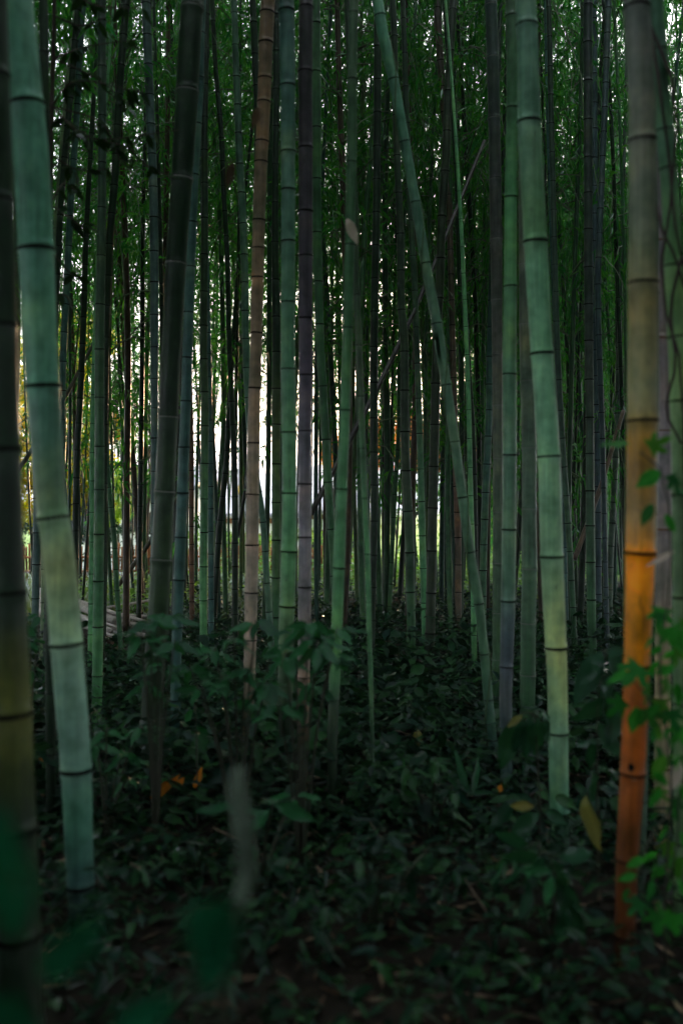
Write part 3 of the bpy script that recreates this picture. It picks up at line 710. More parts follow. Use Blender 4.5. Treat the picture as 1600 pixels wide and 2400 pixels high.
# the far stand: prototypes copied with their crowns
def far_proto(k):
    H = 14.0
    z = np.linspace(0, H, 9)
    bend = random.uniform(0.1, 0.5); ph = random.uniform(0, 6.28)
    x = bend * (z / H) ** 2.4 * math.cos(ph) * 2 + 0.05 * np.sin(z * 0.7 + k)
    y = bend * (z / H) ** 2.4 * math.sin(ph) * 2 + 0.05 * np.cos(z * 0.6 + k)
    r = 0.036 * (1 - 0.8 * (z / H) ** 1.6)
    rows = np.stack([x, y, z, r], 1)
    nz = []; a = 0.15; g = 0.12
    while a < H - 0.5:
        nz.append(a); g = min(0.33, g * 1.12); a += g
    shade = [(0.020, 0.056, 0.024), (0.040, 0.11, 0.048), (0.010, 0.024, 0.012), (0.022, 0.06, 0.045), (0.06, 0.115, 0.04), (0.05, 0.034, 0.02)][k]
    me, at, _ = culm_mesh('culm', rows, nz, shade, 8, detail=False)
    return me, at
PROTO = [far_proto(k) for k in range(6)]

FAR_LABELS = {
    'l': ('slim far culm among the stand in front of maple and fence', 'far culms before maple and fence'),
    'c': ('slim far culm in the stand before the pale sky gap and houses', 'far culms before the sky gap'),
    'r': ('slim far culm in the dense stand before the warm glow and bright lawn', 'far culms before the warm glow'),
    'd': ('slim far culm in the dark deep stand beyond the broad pale culm', 'far culms in the deep dark stand'),
    'o': ('slim bamboo beside the viewed part of the grove', 'bamboo around the viewed part'),
}
def far_bamboo(x, y, key, hb, sc, k=None, crown=True, lean=None):
    k = random.choice((0, 0, 1, 1, 2, 3, 3, 4, 5)) if k is None else k
    me, at = PROTO[k]
    z = ground_z(x, y) - 0.05
    root = thing('bamboo', (x, y, z), FAR_LABELS[key][0], 'bamboo', FAR_LABELS[key][1])
    le = random.gauss(0, 0.028) if lean is None else lean
    root.rotation_euler = (random.gauss(0, 0.025), le, random.uniform(0, 6.28) if abs(le) < 0.05 else 0)
    if key != 'o': FAR_MADE.append((root, x, y, le, k))
    s = random.uniform(0.5, 1.15)
    root.scale = (1, 1, sc)
    o = link('culm', me, root); o.scale = (s, s, 1)
    if crown:
        a, b = at(np.array([hb / sc]))[0], at(np.array([13.6]))[0]
        d = Vector(b[:3] * np.array([s, s, 1]) - a[:3] * np.array([s, s, 1])); L = d.length
        q = Vector((0, 0, 1)).rotation_difference(d.normalized()) @ Quaternion((0, 0, 1), random.uniform(0, 6.28))
        cr = link('crown', random.choice(CROWNS), root, Matrix.LocRotScale(Vector((a[0] * s, a[1] * s, a[2])), q, Vector((random.uniform(0.85, 1.1),) * 2 + (L / 8.0,))))
        cr['kind'] = 'stuff'
    return root

FAR_MADE = []
placed = []
def try_place(umin, umax, ymin, ymax, n, key, hb, mind):
    c = 0; tries = 0
    while c < n and tries < n * 60:
        tries += 1
        u = random.uniform(umin, umax)
        y = math.sqrt(random.uniform(ymin ** 2, ymax ** 2))
        x = (u - 800) / FPX * y
        if any((x - a) ** 2 + (y - b) ** 2 < mind ** 2 for a, b in placed): continue
        placed.append((x, y))
        far_bamboo(x, y, key, hb(y), random.uniform(0.9, 1.2), crown=random.random() > (0.2 if key in 'rd' else 0.0))
        c += 1
hb_far = lambda y: 1.3 + y * random.uniform(0.04, 0.19)
try_place(-20, 480, 10.5, 20.0, 44, 'l', lambda y: 1.2 + y * random.uniform(0.05, 0.16), 0.45)
try_place(480, 800, 10.5, 20.5, 34, 'c', lambda y: 1.4 + y * random.uniform(0.09, 0.22), 0.45)
try_place(800, 1200, 11, 20.5, 72, 'r', lambda y: 1.2 + y * random.uniform(0.03, 0.15), 0.34)
try_place(1200, 1640, 10.5, 31, 108, 'd', lambda y: 1.2 + y * random.uniform(0.0, 0.13), 0.38)
# the grove goes on beside and behind the view; open only towards the path at the left behind
grove = bpy.data.objects.new('surrounding_grove', None); C.objects.link(grove)
tag(grove, 'bamboo grove continuing beside and behind the viewed part', kind='stuff')
gp = []
OPEN_AZ = (-152, -88)
for _ in range(6000):
    if len(gp) >= 260: break
    x, y = random.uniform(-19, 19), random.uniform(-15, 24)
    dx, dy = x, y - 2.5
    r = math.hypot(dx, dy); az = math.degrees(math.atan2(dx, dy))
    if r > 21 or (y > 0 and abs(x) < 0.375 * y + 0.75 + 0.03 * y): continue
    if x < -4 and y > 19: continue
    if y < 1.0 and abs(x) < 1.3 and y > -1.8: continue
    wedge = OPEN_AZ[0] < az < OPEN_AZ[1]
    if wedge and r < 7.5: continue
    if any((x - a) ** 2 + (y - b) ** 2 < 1.0 for a, b in gp): continue
    gp.append((x, y))
    k = random.choice((0, 1, 2, 3, 4)); me, at = PROTO[k]
    s_ = random.uniform(.9, 1.3); q0 = Quaternion((random.gauss(0, .03), random.gauss(0, .03), 1), random.uniform(0, 6.28)); z0 = ground_z(x, y) - .05
    o = link('culm', me, grove, Matrix.LocRotScale(Vector((x, y, z0)), q0, Vector((s_, s_, 1))))
    hb = random.uniform(5.0, 6.0) if wedge else random.uniform(2.4, 4.2)
    cr = link('crown', random.choice(THICK), grove, Matrix.LocRotScale(Vector((x, y, z0 + hb)), q0, Vector((1.25, 1.25, (13.4 - hb) / 8.0))))

# tall stand farther off, its leaves above the sky gap
for i in range(30):
    y = random.uniform(28.5, 34); u = 60 + i * 24 + random.uniform(-12, 12)
    far_bamboo((u - 800) / FPX * y, y, 'c' if u > 480 else 'l', random.uniform(5.6, 8.2) if u > 420 else random.uniform(3.8, 6.4), random.uniform(1.15, 1.3))

# thin dark leaning stems through the whole stand
c_ = 0
while c_ < 56:
    y = math.sqrt(random.uniform(13 ** 2, 22 ** 2)); u = random.uniform(0, 1460); x = (u - 800) / FPX * y
    if any((x - a) ** 2 + (y - b) ** 2 < .06 for a, b in placed): continue
    placed.append((x, y)); c_ += 1
    r_ = far_bamboo(x, y, 'l' if u < 480 else 'c' if u < 800 else 'r' if u < 1200 else 'd', 9, random.uniform(.9, 1.1), k=random.choice((2, 2, 0, 3)), crown=False, lean=random.gauss(0, .05))
    r_.children[0].scale = (.55, .55, 1)

# the deep wood closing the right side
for i in range(75):
    y = random.uniform(31.5, 46); u = random.uniform(1150, 1720); x = (u - 800) / FPX * y
    me, at = PROTO[random.choice((0, 1, 2, 3))]; z0 = ground_z(x, y) - .05; hb = random.uniform(1.0, 2.6)
    q0 = Quaternion((0, 0, 1), random.uniform(0, 6.28))
    link('culm', me, grove, Matrix.LocRotScale(Vector((x, y, z0)), q0, Vector((1, 1, 1.1))))
    link('crown', random.choice(THICK), grove, Matrix.LocRotScale(Vector((x, y, z0 + hb)), q0, Vector((1.1, 1.1, (15 - hb) / 8.0))))

# say of each far culm which one it is: its colour and the named culm it stands beside
SHORT = [(180, 'thick pale left culm'), (233, 'straight dark culm by the poles'), (360, 'blackish thick culm'), (421, 'glossy blue green culm'), (480, 'dark green culm left of tan one'), (588, 'tan dead culm'), (645, 'green edged dark culm'), (676, 'sturdy blue green culm'), (714, 'purple black culm'),
         (795, 'curving mid green culm'), (861, 'thin stemmed culm'), (961, 'dark right leaning culm'), (1011, 'near black leaning culm'), (1073, 'reddish brown dead culm'), (1102, 'vine wrapped slanting culm'), (1132, 'green culm by the warm gap'), (1165, 'dark culm with pale scars'),
         (1192, 'overlapped bright green culm'), (1239, 'grey green white scarred culm'), (1292, 'broad pale green culm'), (1335, 'slender culm by the broad one'), (1383, 'straight blackish culm'), (1498, 'orange dead culm')]
SHADE = ['green', 'light green', 'dark', 'bluish green', 'pale olive', 'brownish']
byl = {}
ORD = 'first second third fourth fifth sixth seventh eighth ninth tenth eleventh twelfth thirteenth fourteenth fifteenth sixteenth seventeenth eighteenth'.split()
for root, x, y, le, k in FAR_MADE:
    u = 800 + x / y * FPX; cu, nm = min(SHORT, key=lambda q: abs(q[0] - u))
    byl.setdefault((SHADE[k], 'right' if u > cu else 'left', nm), []).append((y, root))
for (shade, side, nm), lst in byl.items():
    lst.sort(key=lambda q: q[0])
    for i, (y, root) in enumerate(lst):
        order = '' if len(lst) == 1 else 'nearest ' if i == 0 else 'farthest ' if i == len(lst) - 1 else ORD[i] + ' nearest '
        root['label'] = f"{order}slim {shade} culm just {side} of the {nm}"

# ------------------------------------------------------------------ leaves
def leaf_template(ts, ws, fold=0.25, curl=0.25, name=None):
    """unit leaf along +Y, normal +Z; returns V, quads/tris, rib"""
    V, rib = [], []
    for t, w in zip(ts, ws):
        z = -curl * t * t + 0.06 * math.sin(t * 9)
        if w <= 0:
            V.append((0, t, z)); rib.append(0.5)
        else:
            V += [(-w, t, z + fold * w), (0, t, z), (w, t, z + fold * w)]; rib += [0, 0.8, 0]
    F3, F4 = [], []; k = 0
    ks = []
    for w in ws:
        ks.append(k); k += 1 if w <= 0 else 3
    for i in range(len(ts) - 1):
        a, b = ks[i], ks[i + 1]
        if ws[i] <= 0: F3 += [(a, b + 1, b), (a, b + 2, b + 1)]
        elif ws[i + 1] <= 0: F3 += [(a, a + 1, b), (a + 1, a + 2, b)]
        else: F4 += [(a, a + 1, b + 1, b), (a + 1, a + 2, b + 2, b + 1)]
    F = [np.array(F3)] + ([np.array(F4)] if F4 else [])
    return np.array(V, float), F, np.array(rib)
T_OVATE = leaf_template([0, .1, .28, .48, .68, .86, 1], [0, .09, .185, .21, .165, .075, 0], 0.3, 0.28)
T_LANCE = leaf_template([0, .1, .3, .55, .8, 1], [0, .06, .115, .11, .055, 0], 0.3, 0.35)
T_LOW = leaf_template([0, .3, .65, 1], [0, .18, .165, 0], 0.3, 0.25)
T_STRAP = leaf_template([0, .15, .4, .7, 1], [0, .07, .10, .07, 0], 0.35, 0.5)

T_STRAP_L = leaf_template([0, .3, .65, 1], [0, .07, .075, 0], 0.3, 0.5)
def lobed_template():
    """five-lobed climber leaf"""
    tips = [(-100, .52), (-48, .78), (0, 1.0), (48, .78), (100, .52)]
    V = [(0, 0, 0)]; rib = [0.3]; out = []
    for i, (a, l) in enumerate(tips):
        a0 = R(a)
        for da, rr in ((-17, .62), (-9, .86), (0, 1.0), (9, .86), (17, .62)):
            x, y = math.sin(a0 + R(da)) * l * rr, math.cos(a0 + R(da)) * l * rr + 0.12
            V.append((x, y, -0.25 * (x * x + y * y) + 0.05 * math.cos(da))); rib.append(0.25 if da == 0 else 0)
        if i < 4:
            am = R((a + tips[i + 1][0]) / 2); V.append((math.sin(am) * .36, math.cos(am) * .36 + 0.12, -0.02)); rib.append(0)
    n = len(V)
    F = [(0, i + 1, i) for i in range(1, n - 1)]
    return np.array(V, float), [np.array(F)], np.array(rib)
T_LOBED = lobed_template()
_leafmesh = {}
def leaf_mesh(kind, mat):
    key = (kind, mat.name)
    if key not in _leafmesh:
        V, F, rib = {'ovate': T_OVATE, 'lance': T_LANCE, 'lobed': T_LOBED, 'strap': T_STRAP}[kind]
        _leafmesh[key] = make_mesh('leaf', V, F, mat, None, True, {'rib': rib})
    return _leafmesh[key]

def basis(d, up=(0, 0, 1), roll=0.0):
    d = Vector(d).normalized(); up = Vector(up)
    s = d.cross(up)
    if s.length < 1e-3: s = d.cross(Vector((1, 0, 0.2)))
    s.normalize(); n = s.cross(d)
    M = Matrix((s, d, n)).transposed()
    return (Matrix.Rotation(roll, 3, d) @ M)

def put_leaf(parent, kind, mat, pos, d, size, up=(0, 0, 1), roll=0.0, wide=1.0):
    """one leaf object; pos in the parent's coordinates"""
    M = Matrix.LocRotScale(Vector(pos), basis(d, up, roll).to_quaternion(), Vector((size * wide, size, size)))
    return link('leaf', leaf_mesh(kind, mat), parent, M)

def scatter_leaves(pile, T, pos, d, up, size, m=0, wide=None):
    """many copies of a template into one pile; arrays"""
    V, F, rib = T; n = len(pos)
    d = d / (np.linalg.norm(d, axis=1)[:, None] + 1e-9)
    s = np.cross(d, up); s /= np.linalg.norm(s, axis=1)[:, None] + 1e-9
    nn = np.cross(s, d)
    w = np.ones(n) if wide is None else wide
    W = (s[:, None, :] * (V[None, :, 0:1] * w[:, None, None]) + d[:, None, :] * V[None, :, 1:2] + nn[:, None, :] * V[None, :, 2:3]) * size[:, None, None] + pos[:, None, :]
    k = len(V); off = (np.arange(n) * k)[:, None, None]
    pile.add(W.reshape(-1, 3), [(f[None] + off).reshape(-1, f.shape[1]) for f in F], m, rib=np.tile(rib, n))

# ------------------------------------------------------------------ undergrowth (nobody could count it)
rng = np.random.default_rng(21)
def frustum_points(n, y0, y1, margin=0.6, umin=None, umax=None):
    y = np.sqrt(rng.uniform(y0 ** 2, y1 ** 2, n))
    a = -800 if umin is None else umin - 800; b = 800 if umax is None else umax - 800
    x = rng.uniform(a / FPX * y - margin, b / FPX * y + margin)
    u = 800 + x / y * FPX
    keep = ~((u > 150) & (u < 375) & (y > 9.6) & (y < 13.9))       # bare ground round the pile of poles
    return x[keep], y[keep]

def cover_plants(pile, x, y, hmin, hmax, leaves, size, T=T_LOW):
    n = len(x); z = gz(x, y)
    h = rng.uniform(hmin, hmax, n)
    k = leaves
    ang = rng.uniform(0, 6.28, (n, k)); lev = rng.uniform(0.25, 1.0, (n, k))
    rad = rng.uniform(0.02, 0.16, (n, k))
    pos = np.stack([x[:, None] + np.cos(ang) * rad, y[:, None] + np.sin(ang) * rad, z[:, None] + h[:, None] * lev], -1).reshape(-1, 3)
    d = np.stack([np.cos(ang), np.sin(ang), rng.uniform(-0.55, 0.45, (n, k))], -1).reshape(-1, 3)
    up = np.array([0, 0, 1.0]) + rng.normal(0, 0.35, (n * k, 3))
    scatter_leaves(pile, T, pos, d, up, size * rng.uniform(0.6, 1.35, n * k), 0, rng.uniform(0.8, 1.25, n * k))

pile = Pile()
x, y = frustum_points(900, 4.6, 8.0); cover_plants(pile, x, y, 0.12, 0.42, 14, 0.085)
x, y = frustum_points(1500, 8.0, 12.5, umin=380); cover_plants(pile, x, y, 0.12, 0.42, 12, 0.09)
x, y = frustum_points(260, 8.0, 12.0, umin=0, umax=380); cover_plants(pile, x, y, 0.08, 0.3, 12, 0.08)
x, y = frustum_points(900, 12.5, 18.0, umin=450); cover_plants(pile, x, y, 0.1, 0.36, 9, 0.11)
x, y = frustum_points(420, 2.0, 4.9); cover_plants(pile, x, y, 0.05, 0.30, 11, 0.07)
x, y = frustum_points(160, 2.0, 5.5); cover_plants(pile, x, y, 0.05, 0.22, 14, 0.10, T_STRAP_L)
x, y = frustum_points(130, 4.2, 8.5); cover_plants(pile, x, y, 0.25, 0.62, 13, 0.135, T_OVATE)
x, y = frustum_points(60, 5.0, 9.0, umin=880); cover_plants(pile, x, y, 0.3, 0.7, 16, 0.12, T_OVATE)
x, y = frustum_points(260, 4.0, 9.5); cover_plants(pile, x, y, 0.05, 0.38, 20, 0.05, T_LOW)
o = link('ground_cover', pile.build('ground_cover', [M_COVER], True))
tag(o, 'dense dark low leafy undergrowth covering the grove floor', 'ground cover', kind='stuff')

pile = Pile()                                            # grass and thin weeds, left back
def grass(pile, x, y, h, m=0):
    n = len(x); z = gz(x, y)
    ang = rng.uniform(0, 6.28, n); le = rng.uniform(0.1, 0.9, n)
    hh = h * rng.uniform(0.4, 1.2, n); w = rng.uniform(0.004, 0.009, n)
    b = np.stack([x, y, z - 0.01], -1); dirv = np.stack([np.cos(ang) * le, np.sin(ang) * le, np.ones(n)], -1)
    s = np.stack([-np.sin(ang), np.cos(ang), np.zeros(n)], -1) * w[:, None]
    mid = b + dirv * hh[:, None] * 0.55; tip = b + dirv * hh[:, None] + np.stack([np.cos(ang), np.sin(ang), np.zeros(n)], -1) * (hh * le * 0.5)[:, None]
    V = np.stack([b - s, b + s, mid + s * 0.8, mid - s * 0.8, tip], 1).reshape(-1, 3)
    o = np.arange(n)[:, None] * 5
    pile.add(V, [np.concatenate([o, o + 1, o + 2, o + 3], 1), np.concatenate([o + 3, o + 2, o + 4], 1)], m)
x, y = frustum_points(7000, 11.5, 20.5, umin=60, umax=600); grass(pile, x, y, 0.32)
x, y = frustum_points(2500, 13, 20, umin=600, umax=1300); grass(pile, x, y, 0.3)
o = link('grass', pile.build('grass', [M_GRASS], False)); tag(o, 'pale wispy grass and weeds in front of the bamboo fence', 'grass', kind='stuff')

pile = Pile()                                            # bright weeds where the grove opens
x, y = frustum_points(1500, 19.5, 25.5, umin=560, umax=1300); cover_plants(pile, x, y, 0.15, 0.75, 9, 0.12)
x, y = frustum_points(250, 15.5, 19.0, umin=480, umax=1150); cover_plants(pile, x, y, 0.1, 0.5, 9, 0.10)
x, y = frustum_points(160, 14.0, 18.5, umin=270, umax=420); cover_plants(pile, x, y, 0.15, 0.6, 11, 0.11)
o = link('weeds', pile.build('weeds', [M_BRIGHT], True)); tag(o, 'bright yellow green weeds at the open edge of the grove', 'weeds', kind='stuff')

pile = Pile()                                            # dead leaves
x, y = frustum_points(16000, 1.6, 17.0); xx = rng.uniform(-4.2, -2.0, 900); x = np.concatenate([x, xx]); y = np.concatenate([y, rng.uniform(9.5, 14, 900)]); z = gz(x, y) + rng.uniform(0.002, 0.03, len(x))
a = rng.uniform(0, 6.28, len(x)); d = np.stack([np.cos(a), np.sin(a), rng.normal(0, 0.25, len(x))], 1)
up = np.array([0, 0, 1.0]) + rng.normal(0, 0.4, (len(x), 3))
s = np.cross(d, up); s /= np.linalg.norm(s, axis=1)[:, None]; ln = rng.uniform(0.05, 0.13, len(x))[:, None]
b = np.stack([x, y, z], 1); V = np.stack([b, b + d * ln * .45 + s * ln * .1, b + d * ln, b + d * ln * .45 - s * ln * .1], 1).reshape(-1, 3)
pile.add(V, [np.arange(len(V)).reshape(-1, 4)])
o = link('leaf_litter', pile.build('leaf_litter', [M_DRY], False)); tag(o, 'brown dead bamboo leaves littering the forest floor', 'leaf litter', kind='stuff')

pile = Pile()                                            # fallen twigs and bits of cane
x, y = frustum_points(420, 3.6, 15.0)
for a, b in zip(x, y):
    az = rng.uniform(0, 6.28); ln = rng.uniform(.1, .45); z = ground_z(a, b) + rng.uniform(.01, .16)
    d = np.array([math.cos(az), math.sin(az), rng.uniform(-.15, .35)]) * ln
    p0 = np.array([a, b, z]); V, F = tube(np.array([p0, p0 + d * .5 + rng.normal(0, .015, 3), p0 + d]), rng.uniform(.002, .006), 5); pile.add(V, F)
o = link('fallen_twigs', pile.build('fallen_twigs', [plain('dead_twig', (0.10, 0.075, 0.05), .9, .5, 8)])); tag(o, 'thin brown fallen twigs and cane bits strewn through the undergrowth', 'twigs', kind='stuff')

# ------------------------------------------------------------------ behind the grove: fence, hedge, trees, houses
def fence(u0, u1, Y, ztop, label):
    x0, x1 = (u0 - 800) / FPX * Y, (u1 - 800) / FPX * Y
    root = thing('bamboo_fence', (x0, Y, 0), label, 'fence')
    n = int((x1 - x0) / 0.062)
    me = []
    for k in range(4):
        V, F = tube(np.array([[0, 0, -0.05], [0, 0, .35], [0.004 * (k - 1.5), 0, .72], [0, 0.002 * k, 1.0]]), 0.024, 7)
        me.append(make_mesh('picket', V, F, M_FENCE))
    for i in range(n):
        if random.random() < 0.05: continue
        link('picket', random.choice(me), root, Matrix.LocRotScale(Vector((i * 0.062 + random.gauss(0, .006), random.gauss(0, .008), 0)), Quaternion((0, 1, 0), random.gauss(0, .018)), Vector((1, 1, ztop * random.uniform(.90, 1.05)))))
    for z in (0.22, 0.52):
        V, F = tube(np.array([[-.05, -.055, z], [(x1 - x0) / 2, -.055, z + .01], [x1 - x0 + .05, -.055, z]]), 0.026, 8)
        link('rail', make_mesh('rail', V, F, M_FENCE), root)
    for k in range(5):
        V, F = tube(np.array([[k * (x1 - x0) / 4, .06, -.2], [k * (x1 - x0) / 4, .06, ztop * .98]]), 0.045, 8)
        link('fence_post', make_mesh('fence_post', V, F, M_BARK), root)
fence(50, 420, 21.5, 0.82, 'rusty brown bamboo picket fence under the yellow maple')
fence(430, 820, 21.9, 0.74, 'low bamboo picket fence glimpsed below the pale houses')

def leaf_blob(pile, T, centres, radii, per, size, m=0, flat=0.6, updir=True):
    for c, r in zip(centres, radii):
        n = int(per)
        v = rand_unit(n) * (rng.uniform(0.2, 1.0, n) ** 0.45)[:, None]
        pos = np.asarray(c) + v * np.asarray(r)
        d = v * np.array([1, 1, 0.3]) + rng.normal(0, 0.5, (n, 3)); d[:, 2] -= 0.25
        up = np.array([0, 0, 1.0]) + rng.normal(0, flat, (n, 3))
        scatter_leaves(pile, T, pos, d, up, size * rng.uniform(.6, 1.3, n), m)

def tree(name, label, cat, base, trunk_pts, blobs, mat, T, size, per, group=None, trunk_r=0.09, flat=1.6):
    root = thing(name, base, label, cat, group)
    b = Vector(base)
    pile = Pile()
    tp = np.array([list(Vector(p) - b) for p in trunk_pts])
    tp = catmull(tp, 14)
    V, F = tube(tp, trunk_r * np.linspace(1, .45, 14), 9); pile.add(V, F)
    top = tp[8]
    for c, r in blobs:                                    # a limb out to each clump
        c = np.array(Vector(c) - b)
        i = rng.integers(6, 13); mid = (tp[i] + c) / 2 + np.array([0, 0, .12])
        V, F = tube(catmull(np.array([tp[i], mid, c]), 8), trunk_r * np.linspace(.45, .08, 8), 6); pile.add(V, F)
        for _ in range(5):
            e = c + rand_unit(1)[0] * np.array(r) * .85
            V, F = tube(np.array([c * .4 + mid * .6, (c + e) / 2, e]), trunk_r * np.array([.16, .1, .04]), 4); pile.add(V, F)
    link('trunk', pile.build('trunk', [M_BARK]), root)
    pile = Pile()
    leaf_blob(pile, T, [np.array(Vector(c) - b) for c, _ in blobs], [r for _, r in blobs], per, size, 0, flat)
    cr = link('crown', pile.build('crown', [mat], True), root); cr['kind'] = 'stuff'
    return root

def PB(u, v, Y): return tuple(P(u, v, Y))
def blobs_px(lst, Y):
    return [(PB(u, v, Y + dy), (w / FPX * Y, w / FPX * Y * .9, h / FPX * Y)) for u, v, w, h, dy in lst]
tree('maple', 'glowing yellow maple with dark crooked limbs just beyond the fence', 'tree', (-6.4, 25.0, ground_z(-6.4, 25)),
     [(-6.4, 25, ground_z(-6.4, 25)), (-6.3, 25, 1.0), (-6.6, 25.1, 2.2), (-6.4, 25, 3.6)],
     blobs_px([(150, 900, 60, 40, 0), (205, 960, 60, 45, .5), (160, 1020, 60, 40, -.3), (210, 1075, 55, 40, 0), (185, 1130, 50, 40, .3), (150, 1180, 50, 40, 0), (225, 1180, 40, 30, .6), (90, 960, 50, 60, .8), (60, 1080, 50, 60, .5), (180, 850, 60, 30, .9), (120, 1120, 40, 50, .3), (100, 820, 60, 40, .6), (230, 800, 56, 36, 1.2), (60, 900, 50, 50, 1.0), (170, 760, 60, 40, 1.5), (250, 1000, 36, 40, .8), (40, 1130, 44, 50, .4), (65, 1205, 40, 36, .2), (30, 1020, 46, 60, .6), (-10, 1090, 44, 60, .3)], 25),
     M_MAPLE, T_LOW, 0.12, 1300)
tree('maple', 'light green maple drooping in front of the white house wall', 'tree', (-5.3, 26.5, ground_z(-5.3, 26.5)),
     [(-5.3, 26.5, ground_z(-5.3, 26.5)), (-5.35, 26.5, .8), (-5.2, 26.6, 1.8), (-5.3, 26.5, 2.6)],
     blobs_px([(258, 1140, 36, 26, 0), (300, 1125, 40, 20, .4), (275, 1190, 36, 20, -.3), (320, 1165, 28, 16, .2), (255, 1215, 25, 16, .4), (330, 1120, 22, 16, .5), (300, 1200, 24, 12, 0), (420, 1150, 22, 22, .6), (290, 1095, 36, 16, .3)], 26.5),
     M_MAPLE2, T_LOW, 0.10, 520, trunk_r=.07)
tree('evergreen_tree', 'dark broadleaf evergreen crown hanging above the maples', 'tree', (-4.6, 23.6, 0.0),
     [(-4.6, 23.6, -.05), (-4.62, 23.6, 1.4), (-4.5, 23.7, 2.8), (-4.7, 23.7, 4.6)],
     blobs_px([(290, 1010, 44, 34, 0), (330, 970, 44, 40, .3), (270, 945, 40, 34, -.3), (345, 1040, 34, 28, .2), (310, 900, 44, 34, .4), (360, 900, 36, 40, 0), (250, 1020, 28, 22, .4), (385, 960, 26, 34, .5)], 23.6),
     M_EVER, T_OVATE, 0.10, 230, trunk_r=.08)

tree('maple', 'added amber leaved tree standing in for sky glare behind the crossing dark culms', 'tree', (1.9, 27.5, ground_z(1.9, 27.5)),  # added, no maple stands here: amber leaves imitate orange sky glare
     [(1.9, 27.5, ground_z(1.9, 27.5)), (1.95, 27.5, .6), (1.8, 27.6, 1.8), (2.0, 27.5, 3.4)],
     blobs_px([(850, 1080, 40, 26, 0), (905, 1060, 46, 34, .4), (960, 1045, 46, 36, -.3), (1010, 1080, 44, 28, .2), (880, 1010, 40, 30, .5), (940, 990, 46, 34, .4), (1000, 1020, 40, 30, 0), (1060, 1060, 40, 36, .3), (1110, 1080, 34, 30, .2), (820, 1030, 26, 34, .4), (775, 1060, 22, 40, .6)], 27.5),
     M_GLARE_LEAF, T_LOW, 0.14, 1000, trunk_r=.09)

def hedge(label, u0, u1, v0, Y, zb, depth=1.0, n=2600, mat=M_BRIGHT):
    x0, x1 = (u0 - 800) / FPX * Y, (u1 - 800) / FPX * Y
    zt = CAM_H - (v0 - 1200) / FPX * Y
    root = thing('hedge', ((x0 + x1) / 2, Y, zb), label, 'hedge')
    pos = np.stack([rng.uniform(x0, x1, n) - (x0 + x1) / 2, rng.uniform(-depth / 2, depth / 2, n), rng.uniform(0, zt - zb, n)], 1)
    face = rng.random(n)
    pos[:, 1] = np.where(face < .55, -depth / 2 + rng.normal(0, .06, n), pos[:, 1])
    pos[:, 2] = np.where(face > .62, zt - zb + rng.normal(0, .07, n) + 0.06 * np.sin(pos[:, 0] * 3), pos[:, 2])
    pile = Pile(); scatter_leaves(pile, T_LOW, pos, rng.normal(0, 1, (n, 3)) + np.array([0, -.5, .2]), rng.normal(0, .6, (n, 3)) + np.array([0, -.3, 1.0]), .10 * rng.uniform(.6, 1.3, n))
    link('foliage', pile.build('foliage', [mat], True), root)['kind'] = 'stuff'
    pile = Pile()
    for x in np.arange(x0 + .3, x1, .7):
        V, F = tube(np.array([[x - (x0 + x1) / 2, 0, -.1], [x - (x0 + x1) / 2 + .05, 0, (zt - zb) * .6], [x - (x0 + x1) / 2 - .08, 0.1, (zt - zb) * .9]]), .03, 6); pile.add(V, F)
    link('stems', pile.build('stems', [M_BARK]), root)['kind'] = 'stuff'
hedge('dark green clipped hedge on a bank above the picket fence', 10, 420, 1245, 24.2, -.25, 0.8, 3400, M_COVER)
hedge('bright leafy hedge in front of the pale houses', 430, 860, 1258, 24.6, -.3, 1.2, 3600)
hedge('bright tall shrubbery closing off the open edge of the grove', 840, 1330, 1150, 27.5, -1.2, 1.6, 6500)

def shade_hedge_back():  # added unseen hedge behind the camera, keeps low light off the floor
    root = thing('hedge', (-0.8, -1.4, 0), 'added dark hedge behind the view, shading the grove floor', 'hedge')
    n = 9000
    pos = np.stack([rng.uniform(-6.5, 6.5, n), rng.uniform(-.3, .3, n), rng.uniform(0, 1.75, n)], 1)
    pile = Pile(); scatter_leaves(pile, T_LOW, pos, rng.normal(0, 1, (n, 3)), rng.normal(0, .6, (n, 3)) + np.array([0, .3, 1.0]), .13 * rng.uniform(.7, 1.3, n))
    link('foliage', pile.build('foliage', [M_COVER], True), root)['kind'] = 'stuff'
shade_hedge_back()
def shade_hedge_side():  # added out of view at left to darken the foreground
    root = thing('hedge', (-3.3, 0.5, 0), 'added dark hedge out of view on the left, shading the foreground', 'hedge')
    n = 5600
    pos = np.stack([rng.uniform(-.3, .3, n), rng.uniform(-2.0, 2.6, n), rng.uniform(0, 1.35, n)], 1)
    pile = Pile(); scatter_leaves(pile, T_LOW, pos, rng.normal(0, 1, (n, 3)), rng.normal(0, .6, (n, 3)) + np.array([.3, 0, 1.0]), .13 * rng.uniform(.7, 1.3, n))
    link('foliage', pile.build('foliage', [M_COVER], True), root)['kind'] = 'stuff'
shade_hedge_side()
def shade_hedge_front():  # added under the frame to block light from the nearest ground
    root = thing('hedge', (-2.0, 0.34, 0), 'added low dark hedge just below the view, shading the near ground', 'hedge')
    n = 7000
    pos = np.stack([rng.uniform(-4.2, 3.6, n), rng.uniform(-.14, .14, n), rng.uniform(0, 1.04, n)], 1)
    pile = Pile(); scatter_leaves(pile, T_LOW, pos, rng.normal(0, 1, (n, 3)) * np.array([1, 1, .3]), rng.normal(0, .5, (n, 3)) + np.array([0, .2, 1.0]), .10 * rng.uniform(.7, 1.2, n))
    link('foliage', pile.build('foliage', [M_COVER], True), root)['kind'] = 'stuff'
shade_hedge_front()

